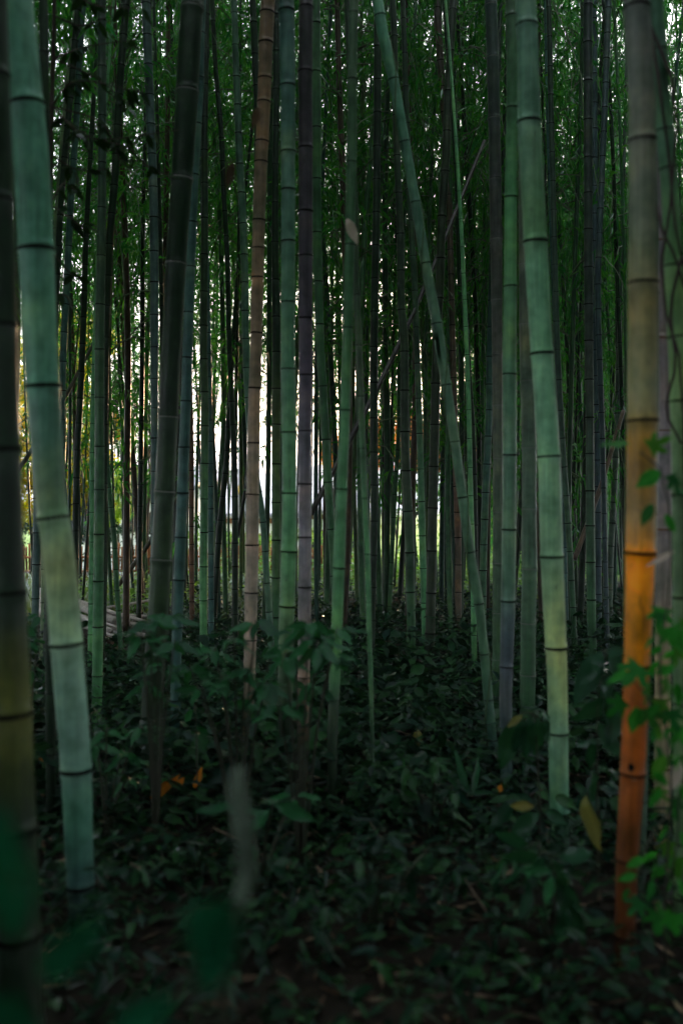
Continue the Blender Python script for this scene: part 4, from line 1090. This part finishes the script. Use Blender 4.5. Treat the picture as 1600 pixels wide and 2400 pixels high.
M_WALL = plain('white_plaster', (0.78, 0.78, 0.76), .8, .06, 3)
M_ROOF = plain('grey_roof', (0.20, 0.21, 0.23), .6, .25, 12)
M_WOOD = plain('house_timber', (0.22, 0.10, 0.045), .7, .3, 6)
M_GLASS = plain('window_glass', (0.03, 0.035, 0.04), .1, .2, 3, .5)
def house(label, u0, u1, Y, v_eave, v_ridge, depth, windows, beam):
    x0, x1 = (u0 - 800) / FPX * Y, (u1 - 800) / FPX * Y
    gzh = ground_z((x0 + x1) / 2, Y); ze = CAM_H - (v_eave - 1200) / FPX * Y; zr = CAM_H - (v_ridge - 1200) / FPX * Y
    root = thing('house', ((x0 + x1) / 2, Y + depth / 2, gzh), label, 'house')
    cx, w = 0, (x1 - x0) / 2; he = ze - gzh
    V, F = box(-w, w, -depth / 2, depth / 2, -.1, he); wall = link('wall', make_mesh('wall', V, F, M_WALL, None, False), root)
    e = .5; hr = zr - gzh; t = .14
    pv = [(-w - e, -depth / 2 - e, he - .12), (w + e, -depth / 2 - e, he - .12), (w + e, 0, hr), (-w - e, 0, hr), (w + e, depth / 2 + e, he - .12), (-w - e, depth / 2 + e, he - .12)]
    V = pv + [(a, b, c + t) for a, b, c in pv]
    F4 = [(0, 1, 2, 3), (3, 2, 4, 5), (6, 9, 8, 7), (9, 11, 10, 8), (0, 6, 7, 1), (5, 4, 10, 11), (0, 3, 9, 6), (3, 5, 11, 9), (1, 7, 8, 2), (2, 8, 10, 4)]
    link('roof', make_mesh('roof', V, [np.array(F4)], M_ROOF, None, False), root)
    V, F = box(-w - .02, w + .02, -depth / 2 - .06, -depth / 2 - .003, he - .42, he - .2)
    if beam: link('beam', make_mesh('beam', V, F, M_WOOD, None, False), root)
    for (fx, fz, ww, hh) in windows:
        x = -w + fx * 2 * w; z = fz * he
        V, F = box(x - ww / 2 - .06, x + ww / 2 + .06, -depth / 2 - .05, -depth / 2 - .002, z - hh / 2 - .06, z + hh / 2 + .06)
        fr = link('window', make_mesh('window', V, F, M_WOOD if beam else M_ROOF, None, False), root)
        for s in (-1, 1):
            V, F = box(x + s * ww / 4 - ww / 4 + .02, x + s * ww / 4 + ww / 4 - .02, -depth / 2 - .07, -depth / 2 - .055, z - hh / 2, z + hh / 2)
            link('pane', make_mesh('pane', V, F, M_GLASS, None, False), fr)
house('white walled house with grey roof behind the drooping maple', 120, 432, 34, 1140, 1092, 6, [(.3, .7, 1.6, 1.1), (.67, .72, 1.0, .5), (.9, .7, .9, .7)], False)
house('long low white house with brown timber beam under grey roof', 462, 700, 43, 1204, 1172, 7, [(.2, .6, 1.2, .9), (.55, .6, 1.4, .9), (.85, .62, .9, .9)], True)
house('small pale house right of the long low white one', 716, 842, 47, 1196, 1160, 6, [(.3, .6, 1.0, .9), (.75, .6, 1.0, .9)], True)

M_STEEL = plain('grey_concrete', (0.25, 0.25, 0.25), .7, .15, 8)
M_SIGN = plain('yellow_plate', (0.55, 0.36, 0.05), .5, .1, 8)
px = PB(563, 1100, 38)[0]; pg = ground_z(px, 38)
pole = thing('utility_pole', (px, 38, pg), 'utility pole with a yellow plate beyond the grove', 'utility pole')
V, F = tube(np.array([[0, 0, -.2], [0, 0, 3], [0, 0, 3.35 - pg + .9]]), np.array([.13, .11, .09]), 10); link('post', make_mesh('post', V, F, M_STEEL), pole)
V, F = box(-.75, .75, -.05, .05, 3.0 - pg, 3.1 - pg); link('crossarm', make_mesh('crossarm', V, F, M_STEEL, None, False), pole)
zz = P(563, 1148, 38).z - pg
V, F = box(-.06, .05, -.16, -.13, zz - .15, zz + .15); V[:, 0] *= 1.3; link('plate', make_mesh('plate', V, F, M_SIGN, None, False), pole)
for v, dy, wl_ in ((1096, 0, 'topmost'), (1109, .3, 'second from top'), (1124, .1, 'third from top'), (1131, .4, 'lowest')):
    a, b = P(380, v, 38 + dy), P(900, v + 3, 38 + dy)
    t = np.linspace(0, 1, 24); pts = np.array([list(a.lerp(b, q)) for q in t]); pts[:, 2] -= .5 * (t * (1 - t)) * 2
    V, F = tube(pts, .012, 5)
    o = link('overhead_wire', make_mesh('overhead_wire', V, F, M_STEEL))
    tag(o, wl_ + ' of the thin dark utility wires across the pale sky gap', 'wire', 'utility wires in the sky gap')

# ------------------------------------------------------------------ cut poles, logs, deadwood
def pole_thing(label, A, Bp, r, group, mat=M_POLE, name='cut_bamboo_pole'):
    A, Bp = Vector(A), Vector(Bp); L = (Bp - A).length
    root = bpy.data.objects.new(name, None)
    k = 18; zs = np.linspace(0, L, k)
    pts = np.stack([.012 * np.sin(zs * 2 + L), .01 * np.cos(zs * 1.7 + L * 3), zs], 1)
    V, F = tube(pts, r * np.where(np.arange(k) % 3 == 1, 1.07, 1.0) * np.linspace(1, .82, k), 10)
    o = link(name, make_mesh(name, V, F, mat), None)
    o.matrix_world = Matrix.LocRotScale(A, Vector((0, 0, 1)).rotation_difference((Bp - A).normalized()), Vector((1, 1, 1)))
    bpy.data.objects.remove(root)
    tag(o, label, 'bamboo pole', group)
    return o
rp = random.Random(5)
pg_label = 'grey brown cut bamboo pole in the tipped pile at left'
for i in range(17):
    f = i / 16
    ya = 12.9 + rp.uniform(-.4, .5); yb = 11.5 + rp.uniform(-.35, .35)
    layer = i % 4
    A = P(100 + rp.uniform(-20, 30), 1200, ya); A.z = .08 + layer * .12 + rp.uniform(0, .10)
    Bq = P(250 + f * 98 + rp.uniform(-2, 2), 1200, yb); Bq.z = .07 + layer * .045 + rp.uniform(0, .02)
    r = rp.choice((.022, .026, .03, .034)) if i not in (3, 9) else .048
    pole_thing({0: 'leftmost thin cut pole in the tipped pile', 16: 'cut pole reaching farthest right in the tipped pile', 9: 'second thickest cut pole in the tipped pile', 3: 'thickest cut bamboo pole at the foot of the tipped pile'}.get(i, f'grey brown cut pole, {ORD[i]} from the left by its tip in the tipped pile'), A, Bq, r, 'poles of the tipped pile' if i != 3 else None)
pole_thing('single cut pole lying level between the pile and blackish culm', P(283, 1441, 13.4), P(352, 1444, 13.4), .030, None)
pole_thing('thin pole resting aslant above the pile on the grass', P(244, 1424, 14.2), P(356, 1404, 14.0), .022, None)
for i, (u0, u1, v, Y, r) in enumerate([(752, 962, 1389, 16.5, .03), (758, 880, 1397, 16.1, .022), (770, 868, 1404, 15.7, .022)]):
    pole_thing(['long level dead pole at the bright edge of the grove', 'middle dead pole below the long level one', 'lowest dead pole above the rotten log'][i], P(u0, v, Y), P(u1, v + (-3, 2, 1)[i], Y + .3), r, None)
pole_thing('pale cut stump of pole lying in dark leaves right of broad culm', P(1402, 1562, 7.6), P(1432, 1552, 7.9), .022, None)
pole_thing('second pale pole end lying under the other right stump', P(1408, 1574, 7.4), P(1436, 1566, 7.7), .022, None)
lg = P(845, 1422, 14.5)
lo = pole_thing('dark rotten log under the level dead poles', (lg.x - .35, 14.6, .1), (lg.x + .55, 14.9, .12), .13, None, M_LOG, 'log')
lo['category'] = 'log'

# ------------------------------------------------------------------ shrubs whose leaves can be picked apart
def stem_tube(root, pts, r0, r1, name='stem', mat=None):
    pts = catmull(np.array(pts, float), 12)
    V, F = tube(pts, np.linspace(r0, r1, 12), 7)
    return link(name, make_mesh(name, V, F, mat or M_STEM), root)

def whorl_shrub(label, base_u, Y, whorls, leaf=.115, n=(5, 8), mat=M_SHRUB):
    """whorls: (u, v) of the leaf rosettes; stems rise from one foot"""
    bx = (base_u - 800) / FPX * Y; b = Vector((bx, Y, ground_z(bx, Y)))
    root = thing('shrub', b, label, 'shrub')
    for u, v in whorls:
        yy = Y + random.uniform(-.22, .22)
        p = P(u, v, yy) - b
        mid = Vector((p.x * .45, p.y * .5, p.z * .6))
        stem_tube(root, [(0, 0, -.03), mid, p], .006, .003)
        k = random.randint(*n); a0 = random.uniform(0, 6.28)
        for i in range(k):
            a = a0 + i * 6.28 / k + random.uniform(-.3, .3)
            d = Vector((math.cos(a), math.sin(a) * .9, random.uniform(-.75, .25)))
            put_leaf(root, 'ovate', mat, p + d * .012 + Vector((0, 0, -random.uniform(0, .03))), d, leaf * random.uniform(.75, 1.2), (0, -.25, 1), random.gauss(0, .35), random.uniform(.8, 1.05))
    return root
whorl_shrub('dark leaved shrub in front of the blackish thick culm', 365, 4.1, [(352, 1452), (395, 1440), (372, 1520), (410, 1500), (330, 1475), (385, 1560), (345, 1600)])
whorl_shrub('wide dark shrub spreading in front of the tan culm foot', 560, 4.2, [(505, 1520), (548, 1488), (600, 1452), (640, 1510), (575, 1560), (520, 1580), (625, 1590), (470, 1600), (590, 1640), (445, 1560)])
whorl_shrub('dark shrub covering the feet of sturdy and purple culms', 705, 4.0, [(690, 1480), (725, 1450), (668, 1530), (745, 1500), (705, 1640), (650, 1650), (735, 1600), (790, 1468), (780, 1530)])
whorl_shrub('small dark shrub beside the thick pale left culm', 62, 5.0, [(60, 1450), (75, 1505), (40, 1480), (95, 1440), (70, 1560)], .095)
whorl_shrub('low shrub with broad leaves in the dark below tan culm', 610, 3.7, [(640, 1880), (690, 1865), (560, 1900), (600, 1960)], .14, (3, 5))
whorl_shrub('low dark shrub on the left floor beside thick pale culm', 250, 4.4, [(250, 1700), (290, 1760), (225, 1740), (330, 1700), (300, 1820)], .10, (4, 6))
whorl_shrub('dim fern like shrub low in the centre foreground', 880, 3.4, [(840, 1990), (900, 1960), (960, 2020), (880, 2060), (1010, 1980), (930, 2090)], .09, (6, 9), M_COVER)
whorl_shrub('dim low shrub on the floor right of the thin stemmed culm', 1010, 4.3, [(960, 1800), (1020, 1780), (1060, 1840), (990, 1860), (930, 1850)], .09, (5, 7), M_COVER)
whorl_shrub('shadowy low shrub before the foot of broad pale culm', 1290, 3.3, [(1240, 2020), (1300, 2040), (1200, 2000), (1330, 2110), (1270, 2120)], .10, (4, 6))

def hanging(label, name, cat, Y, stem_px, leaves, mat, kind='ovate', stem_r=.005):
    """stem_px: list of (u,v) from the ground up; leaves: (u0,v0,u1,v1[,mat]) base and tip pixels"""
    p0 = P(*stem_px[0], Y); b = Vector((p0.x, Y, ground_z(p0.x, Y)))
    root = thing(name, b, label, cat)
    pts = [P(u, v, Y) - b for u, v in stem_px]
    if pts[0].z > .02: pts = [Vector((pts[0].x, 0, -.03))] + pts
    stem_tube(root, pts, stem_r, stem_r * .45)
    ends = np.array([list(p) for p in catmull(np.array([list(p) for p in pts]), 40)])
    for lf in leaves:
        u0, v0, u1, v1 = lf[:4]; m = lf[4] if len(lf) > 4 else mat; kd = lf[5] if len(lf) > 5 else kind; wd = lf[6] if len(lf) > 6 else 1.0
        a = P(u0, v0, Y) - b; e = P(u1, v1, Y) - b
        a.y += random.uniform(-.05, .05)
        d = e - a; L = d.length; d.y += random.uniform(-.25, .05) * L
        j = np.argmin(np.linalg.norm(ends - np.array(a), axis=1)); q = Vector(ends[j])
        if (q - a).length > .012: stem_tube(root, [q, (q + a) / 2 + Vector((0, 0, .01)), a], .0025, .0018, 'twig')
        put_leaf(root, kd, m, a, d, L * 1.06, (random.gauss(0, .2), -1, .45), random.gauss(0, .35), wd)
    return root
hanging('glossy aucuba with hanging leaves left of broad pale culm foot', 'aucuba', 'shrub', 3.9,
        [(1262, 2000), (1262, 1850), (1255, 1720), (1250, 1672)],
        [(1222, 1675, 1184, 1704, M_YEL, 'lance', 1.5), (1240, 1680, 1232, 1776, M_AUC, 'ovate', .9), (1256, 1680, 1258, 1770), (1270, 1678, 1288, 1740), (1228, 1690, 1205, 1762), (1258, 1668, 1292, 1680), (1215, 1680, 1180, 1800), (1248, 1885, 1196, 1888, M_YEL, 'ovate', 1.0), (1262, 1900, 1190, 1960), (1275, 1900, 1330, 1930)], M_AUC)
hanging('dark aucuba with drooping leaves at the floor under broad pale culm', 'aucuba', 'shrub', 3.2,
        [(1300, 2200), (1298, 2080), (1290, 2005)],
        [(1272, 2012, 1236, 2092), (1288, 2010, 1320, 2108), (1260, 2000, 1180, 2012), (1300, 2000, 1385, 1992), (1250, 2095, 1215, 2150), (1300, 2100, 1382, 2216), (1238, 1985, 1165, 1960), (1310, 2080, 1360, 2130)], M_AUC)
hanging('large leaved shrub reaching up between broad pale and orange culms', 'aucuba', 'shrub', 3.7,
        [(1400, 2000), (1398, 1800), (1400, 1650), (1418, 1530)],
        [(1412, 1528, 1340, 1645, M_AUC, 'lance', 1.7), (1432, 1528, 1465, 1600), (1436, 1590, 1408, 1648), (1440, 1638, 1345, 1688, M_AUC, 'lance', 1.6), (1455, 1650, 1420, 1742), (1400, 1600, 1440, 1700), (1372, 1730, 1392, 1800), (1378, 1800, 1398, 1880), (1376, 1866, 1384, 1990, M_YEL, 'ovate', .82), (1400, 1560, 1350, 1600), (1418, 1530, 1470, 1520), (1400, 1740, 1350, 1740), (1402, 1700, 1455, 1770)], M_AUC)
hanging('strap leaved plant left of vine wrapped culm foot', 'plant', 'plant', 4.6,
        [(1092, 1900), (1094, 1860)],
        [(1092, 1860, 1072, 1765, M_AUC, 'strap'), (1094, 1860, 1142, 1782, M_AUC, 'strap'), (1092, 1865, 1045, 1820, M_AUC, 'strap'), (1096, 1868, 1150, 1850, M_AUC, 'strap'), (1090, 1872, 1050, 1890, M_AUC, 'strap'), (1098, 1880, 1130, 1930, M_AUC, 'strap')], M_AUC)
hanging('single stem with a pale bluish leaf left of tan culm', 'seedling', 'plant', 4.6, [(462, 1800), (460, 1700), (456, 1620)], [(456, 1614, 456, 1645, M_PALE, 'ovate', 1.5), (458, 1660, 430, 1690), (460, 1700, 488, 1722)], M_SHRUB)
hanging('seedling with small yellowish leaf in the centre undergrowth', 'seedling', 'plant', 5.6, [(985, 1800), (980, 1760), (976, 1715)], [(982, 1714, 972, 1755, M_YEL, 'ovate', 1.2), (978, 1730, 950, 1770), (985, 1745, 1015, 1780), (1030, 1708, 1040, 1752)], M_COVER)

# climber with lobed leaves over and right of the orange culm
YV = 3.0
vb = P(1560, 2300, YV); vb.z = ground_z(vb.x, YV)
vine = thing('vine', vb, 'bright lobed leaf vine climbing over the right of the orange culm', 'vine')
def vstem(pts, r=.004): stem_tube(vine, [P(u, v, YV + dy) - vb for u, v, dy in pts], r, r * .6)
vstem([(1560, 2300, 0), (1555, 2100, 0), (1572, 1900, 0), (1560, 1700, 0), (1540, 1560, -.05), (1562, 1430, 0), (1572, 1280, 0), (1556, 1120, 0), (1500, 1060, -.06)])
vstem([(1560, 1700, 0), (1520, 1640, -.06), (1480, 1590, -.1)]); vstem([(1572, 1900, 0), (1525, 1960, -.05), (1490, 2060, -.1)]); vstem([(1555, 2100, 0), (1585, 1980, 0), (1590, 1850, 0)])
VL = [(1478, 1045, 95, -80), (1520, 1050, 60, 60), (1545, 1105, 80, -120), (1570, 1112, 60, 150), (1528, 1180, 70, -150), (1556, 1205, 60, 150), (1585, 1150, 50, 90),
      (1550, 1425, 60, 200), (1565, 1470, 62, 165), (1590, 1450, 60, 140), (1575, 1520, 52, 120), (1540, 1545, 60, 210), (1500, 1560, 66, 230), (1470, 1575, 70, 250), (1520, 1600, 60, 180), (1555, 1590, 60, 150), (1582, 1600, 56, 170), (1460, 1640, 62, 220), (1490, 1655, 78, 190), (1515, 1660, 66, 165), (1545, 1640, 52, 180), (1570, 1665, 56, 170), (1590, 1700, 50, 200), (1540, 1700, 46, 180),
      (1558, 1770, 76, 215), (1585, 1780, 70, 150), (1548, 1850, 60, 220), (1580, 1870, 62, 170), (1560, 1930, 60, 200), (1590, 1950, 56, 150), (1540, 1990, 66, 230), (1510, 2010, 62, 250), (1490, 2050, 56, 260), (1530, 2060, 66, 200), (1560, 2040, 60, 170), (1585, 2060, 60, 150), (1545, 2110, 56, 190), (1500, 2110, 50, 230), (1575, 2140, 56, 180), (1470, 2080, 44, 200)]
rv = random.Random(9)
VL += [(rv.uniform(1530, 1612), rv.uniform(1430, 2180), rv.uniform(30, 58), rv.uniform(130, 240)) for _ in range(46)]
for u, v, sz, ang in VL:
    p = P(u, v, YV + random.uniform(-.14, .06)) - vb
    a = R(ang); d = Vector((math.sin(a), -.25, math.cos(a)))
    put_leaf(vine, random.choice(('lobed', 'ovate', 'ovate')), M_VINE, p, d, sz / FPX * YV * .82, (random.gauss(0, .45), -1, .5 + random.gauss(0, .4)), random.gauss(0, .5), random.uniform(.9, 1.4))

# dark climber on the fresh green culm and the spiral vine on the leaning culm
M_DVINE = plain('dark_vine_stem', (0.045, 0.03, 0.028), .85, .3, 30)
o = thing('vine', P(1545, 60, 3.42), 'dark bare climber twisting down the fresh green culm', 'vine')
b0 = o.location.copy()
for pts in ([(1512, -40), (1522, 60), (1548, 120), (1572, 180), (1584, 300), (1570, 480), (1548, 620), (1560, 740), (1590, 830), (1602, 1000), (1604, 1400), (1604, 2200)],
            [(1518, 40), (1538, 160), (1552, 260), (1568, 380), (1580, 520), (1600, 620)],
            [(1526, 340), (1530, 450), (1552, 540), (1580, 600), (1604, 680)],
            [(1596, 600), (1570, 730), (1582, 850), (1560, 960), (1596, 1040)]):
    stem_tube(o, [P(u, v, 3.42 + .03 * math.sin(v * .02)) - b0 for u, v in pts], .006, .004, 'stem', M_DVINE)
vb2 = Vector((LEANC.location)); o = thing('vine', vb2, 'thin vine spiralling round the slanting green culm', 'vine')
zs = np.arange(.1, 5.2, .03); pr = LEAN_AT(zs)
ang = zs * 7.5 + .35 * np.sin(zs * 2.3)
V, F = tube(np.stack([pr[:, 0] + (pr[:, 3] + .004) * np.cos(ang), pr[:, 1] + (pr[:, 3] + .004) * np.sin(ang), zs], 1), .0045, 6)
link('stem', make_mesh('stem', V, F, plain('vine_bark', (0.06, 0.11, 0.05), .8, .3, 30)), o)

# broadleaf sapling behind the thick pale culm
SY = 4.7
sb = P(118, 1200, SY); sb.z = ground_z(sb.x, SY)
sap = thing('evergreen_sapling', sb, 'dark broadleaf sapling spreading twigs right of the thick pale left culm', 'tree')
tp = catmull(np.array([[*(P(u, v, SY) - sb)] for u, v in ((118, 2000), (116, 1500), (122, 1000), (118, 500), (128, 0), (135, -300))]), 24)
tp[0][2] = -.04
V, F = tube(tp, np.linspace(.018, .007, 24), 8); link('trunk', make_mesh('trunk', V, F, M_BARK), sap)
SB = [((120, 275), (215, 325), (420, 305)), ((120, 305), (190, 310), (300, 345)), ((300, 340), (340, 385), (408, 420)), ((125, 500), (170, 515), (205, 540)), ((122, 600), (165, 640), (190, 655)), ((120, 210), (180, 190), (330, 215)),
      ((125, 90), (200, 110), (300, 95)), ((125, 20), (190, 60), (250, 40)), ((130, 160), (220, 180), (310, 250)), ((120, 380), (190, 400), (260, 395)), ((120, 700), (150, 690), (170, 720)), ((118, 260), (240, 290), (290, 400)), ((125, -40), (220, 10), (330, 20)), ((122, 440), (150, 430), (180, 450))]
for br in SB:
    yy = SY + random.uniform(-.25, .25)
    pts = [P(br[0][0], br[0][1], SY) - sb] + [P(u, v, yy) - sb for u, v in br[1:]]
    i = np.argmin(np.abs(tp[:, 2] - pts[0].z))
    if br[0][0] < 140: pts[0] = Vector(tp[i])
    stem_tube(sap, pts, .005, .0022, 'branch', M_BARK)
    dense = catmull(np.array([list(p) for p in pts]), 30)
    L = np.linalg.norm(dense[-1] - dense[0])
    for k in range(max(5, int(L / .035))):
        i = random.randint(6, 29); q = Vector(dense[i])
        d = Vector((random.gauss(.3, .5), random.gauss(0, .5), random.uniform(-1.1, .05)))
        put_leaf(sap, 'ovate', M_EVER, q, d, random.uniform(.055, .095), (random.gauss(0, .5), -.6, .6), random.gauss(0, .5), random.uniform(.8, 1.1))

# ------------------------------------------------------------------ dead leaves that catch the eye
def one_leaf(label, u0, v0, u1, v1, Y, mat, kind='lance', wide=1.0, name='dead_leaf', thread=None, group=None):
    a, e = P(u0, v0, Y), P(u1, v1, Y); d = e - a
    M = Matrix.LocRotScale(a, basis(d, (0.2, -1, .3), random.gauss(0, .3)).to_quaternion(), Vector((d.length * wide, d.length, d.length)))
    o = link(name, leaf_mesh(kind, mat), None, M)
    return tag(o, label, 'leaf', group)
one_leaf('long orange dead leaf lying at the foot of the blackish culm', 350, 1872, 424, 1826, 4.7, M_ORL, 'lance', 1.2)
one_leaf('short upright orange dead leaf right of the long orange one', 456, 1848, 470, 1798, 4.6, M_ORL, 'lance', 1.4)
one_leaf('curled orange leaf beside the small tip of the long orange leaf', 412, 1848, 430, 1822, 4.7, M_ORL, 'ovate', 1.2)
one_leaf('small orange leaf at left between the two pale culms', 66, 1640, 80, 1628, 6.5, M_ORL, 'ovate', 1.4)
one_leaf('orange brown leaf low left near the thick pale culm', 92, 1778, 124, 1782, 4.6, M_ORL, 'lance', 1.4)
one_leaf('cream dead leaf dangling in front of the curving mid green culm', 812, 512, 838, 570, 4.6, M_PALE, 'ovate', .9)
one_leaf('brownish dead leaf dangling left of the tan culm top', 606, 250, 592, 300, 4.2, M_DRY, 'ovate', .9)
one_leaf('faint dead leaf dangling over the dark culms near the top', 548, 380, 528, 440, 3.6, M_DRY, 'ovate', .9)
one_leaf('pale curved dead strip hanging across mauve culm', 1580, 1292, 1512, 1324, 3.1, M_PALE, 'lance', .8)
one_leaf('tan pointed dead leaf hanging at the right frame edge', 1606, 1782, 1552, 1856, 3.0, M_PALE, 'lance', 1.5)
one_leaf('pinkish dead leaf caught on shrub before the purple culm', 737, 1452, 731, 1470, 4.0, M_PALE, 'ovate', 1.6)
one_leaf('tiny yellow leaf on the foot of overlapped bright green culm', 1168, 1858, 1174, 1838, 4.6, M_ORL, 'ovate', 1.6)

# knot hole and chipped scar on the orange culm
def on_culm(at, zb, root, u, v, Y, w, h, mat, name):
    z = CAM_H - (v - 1200) / FPX * Y - zb
    c = at(np.array([z]))[0]; x = (u - 800) / FPX * Y - root.location.x
    rr = c[3] + .0015; dx = max(-.9, min(.9, (x - c[0]) / rr)); a0 = math.asin(dx)
    V = []; k = 14
    for i in range(k):
        t = i / k * 6.283; aa = a0 + w * math.cos(t) / rr; V.append((c[0] + rr * math.sin(aa), c[1] - rr * math.cos(aa), z + h * math.sin(t) * (1.15 if i % 3 else .9)))
    V.append((c[0] + (rr - .004) * math.sin(a0), c[1] - (rr + .0005) * math.cos(a0), z))
    link(name, make_mesh(name, V, [np.array([(i, (i + 1) % k, k) for i in range(k)])], mat), root)
on_culm(ORG_AT, ORG_Z, ORG, 1470, 1792, 3.25, .011, .013, M_NODE, 'knot_hole')
on_culm(ORG_AT, ORG_Z, ORG, 1476, 1818, 3.25, .015, .004, M_PALE, 'scar')

# ------------------------------------------------------------------ close to the lens: soft leaves of the shrub by the path, pale dry stalk
FY = 0.78
M_TEAL = leaf_material('teal_leaf', [(0.006, 0.070, 0.032), (0.010, 0.085, 0.040)], (1.3, 1.6, 1.0), 0.006, 0.5, 0.2, True)
fb = Vector((-.12, FY + .25, ground_z(-.1, FY)))
near = thing('path_shrub', fb, 'blurred teal leaved shrub right at the front of the grove', 'shrub')
NL = [(14, 1880, 0, 2230, 1.0), (440, 2120, 560, 2250, 1.9), (90, 2290, 240, 2170, 1.1), (260, 2440, 390, 2340, 1.2), (480, 2330, 520, 2180, 1.2), (-40, 2330, 90, 2440, 1.1)]
for u0, v0, u1, v1, wd in NL:
    a = P(u0, v0, FY) - fb; e = P(u1, v1, FY) - fb; d = e - a
    put_leaf(near, 'ovate', M_TEAL, a, d, d.length * 1.05, (0, -1, .6), random.gauss(0, .2), wd)
    stem_tube(near, [(0, 0, -.03), Vector((a.x * .6, a.y * .6, a.z * .55)), a], .005, .002)
random.seed(3)
for i in range(70):
    x = random.uniform(-.75, .55); z = random.uniform(.25, .98); yy = random.uniform(-.25, .35)
    if z > CAM_H - .514 * (FY + .25 + yy) - .10 - fb.z: continue
    q = Vector((x, yy, z)); a = random.uniform(0, 6.28)
    put_leaf(near, 'ovate', M_TEAL, q, (math.cos(a), math.sin(a), random.uniform(-.6, .3)), random.uniform(.08, .13), (0, -.3, 1), random.gauss(0, .4), 1.1)
    if i % 5 == 0: stem_tube(near, [(x * .5, 0, -.03), (x * .8, yy * .5, z * .5), q], .005, .002)
sb_ = P(578, 2240, 1.35); sb_.z = ground_z(sb_.x, 1.35)
st = thing('dead_stalk', sb_, 'blurred pale lichen covered dead stalk rising in the dark foreground', 'dead stalk')
V, F = tube(catmull(np.array([[*(P(u, v, 1.35) - sb_)] for u, v in ((566, 2110), (578, 2050), (574, 1980), (566, 1920), (556, 1860), (560, 1800))]), 24), np.array([.012] * 10 + [.013, .014, .015, .014, .013, .012, .013, .014, .013, .012, .011, .010, .008, .005]), 9)
stem_tube(st, [(0, 0, -.03), P(520, 2500, 1.35) - sb_, P(566, 2105, 1.35) - sb_], .006, .007, 'lower_stem')
link('stem', make_mesh('stem', V, F, plain('lichen_bark', (0.10, 0.135, 0.10), .9, .5, 40, .1, None, .5)), st)

# ------------------------------------------------------------------ evening air
hm = bpy.data.materials.new('air'); hm.use_nodes = True
nt = hm.node_tree; nt.nodes.clear(); ho = nt.nodes.new('ShaderNodeOutputMaterial')
pv = nt.nodes.new('ShaderNodeVolumePrincipled'); pv.inputs['Density'].default_value = 0.0004
pv.inputs['Color'].default_value = (0.80, 0.88, 1.0, 1); pv.inputs['Anisotropy'].default_value = 0.2
nt.links.new(pv.outputs[0], ho.inputs['Volume'])
V, F = box(-5600, 5600, -5600, 5600, -3.2, 280)
hz = link('haze', make_mesh('haze', V, F, hm, None, False)); tag(hz, 'thin pale blue evening air', kind='stuff')
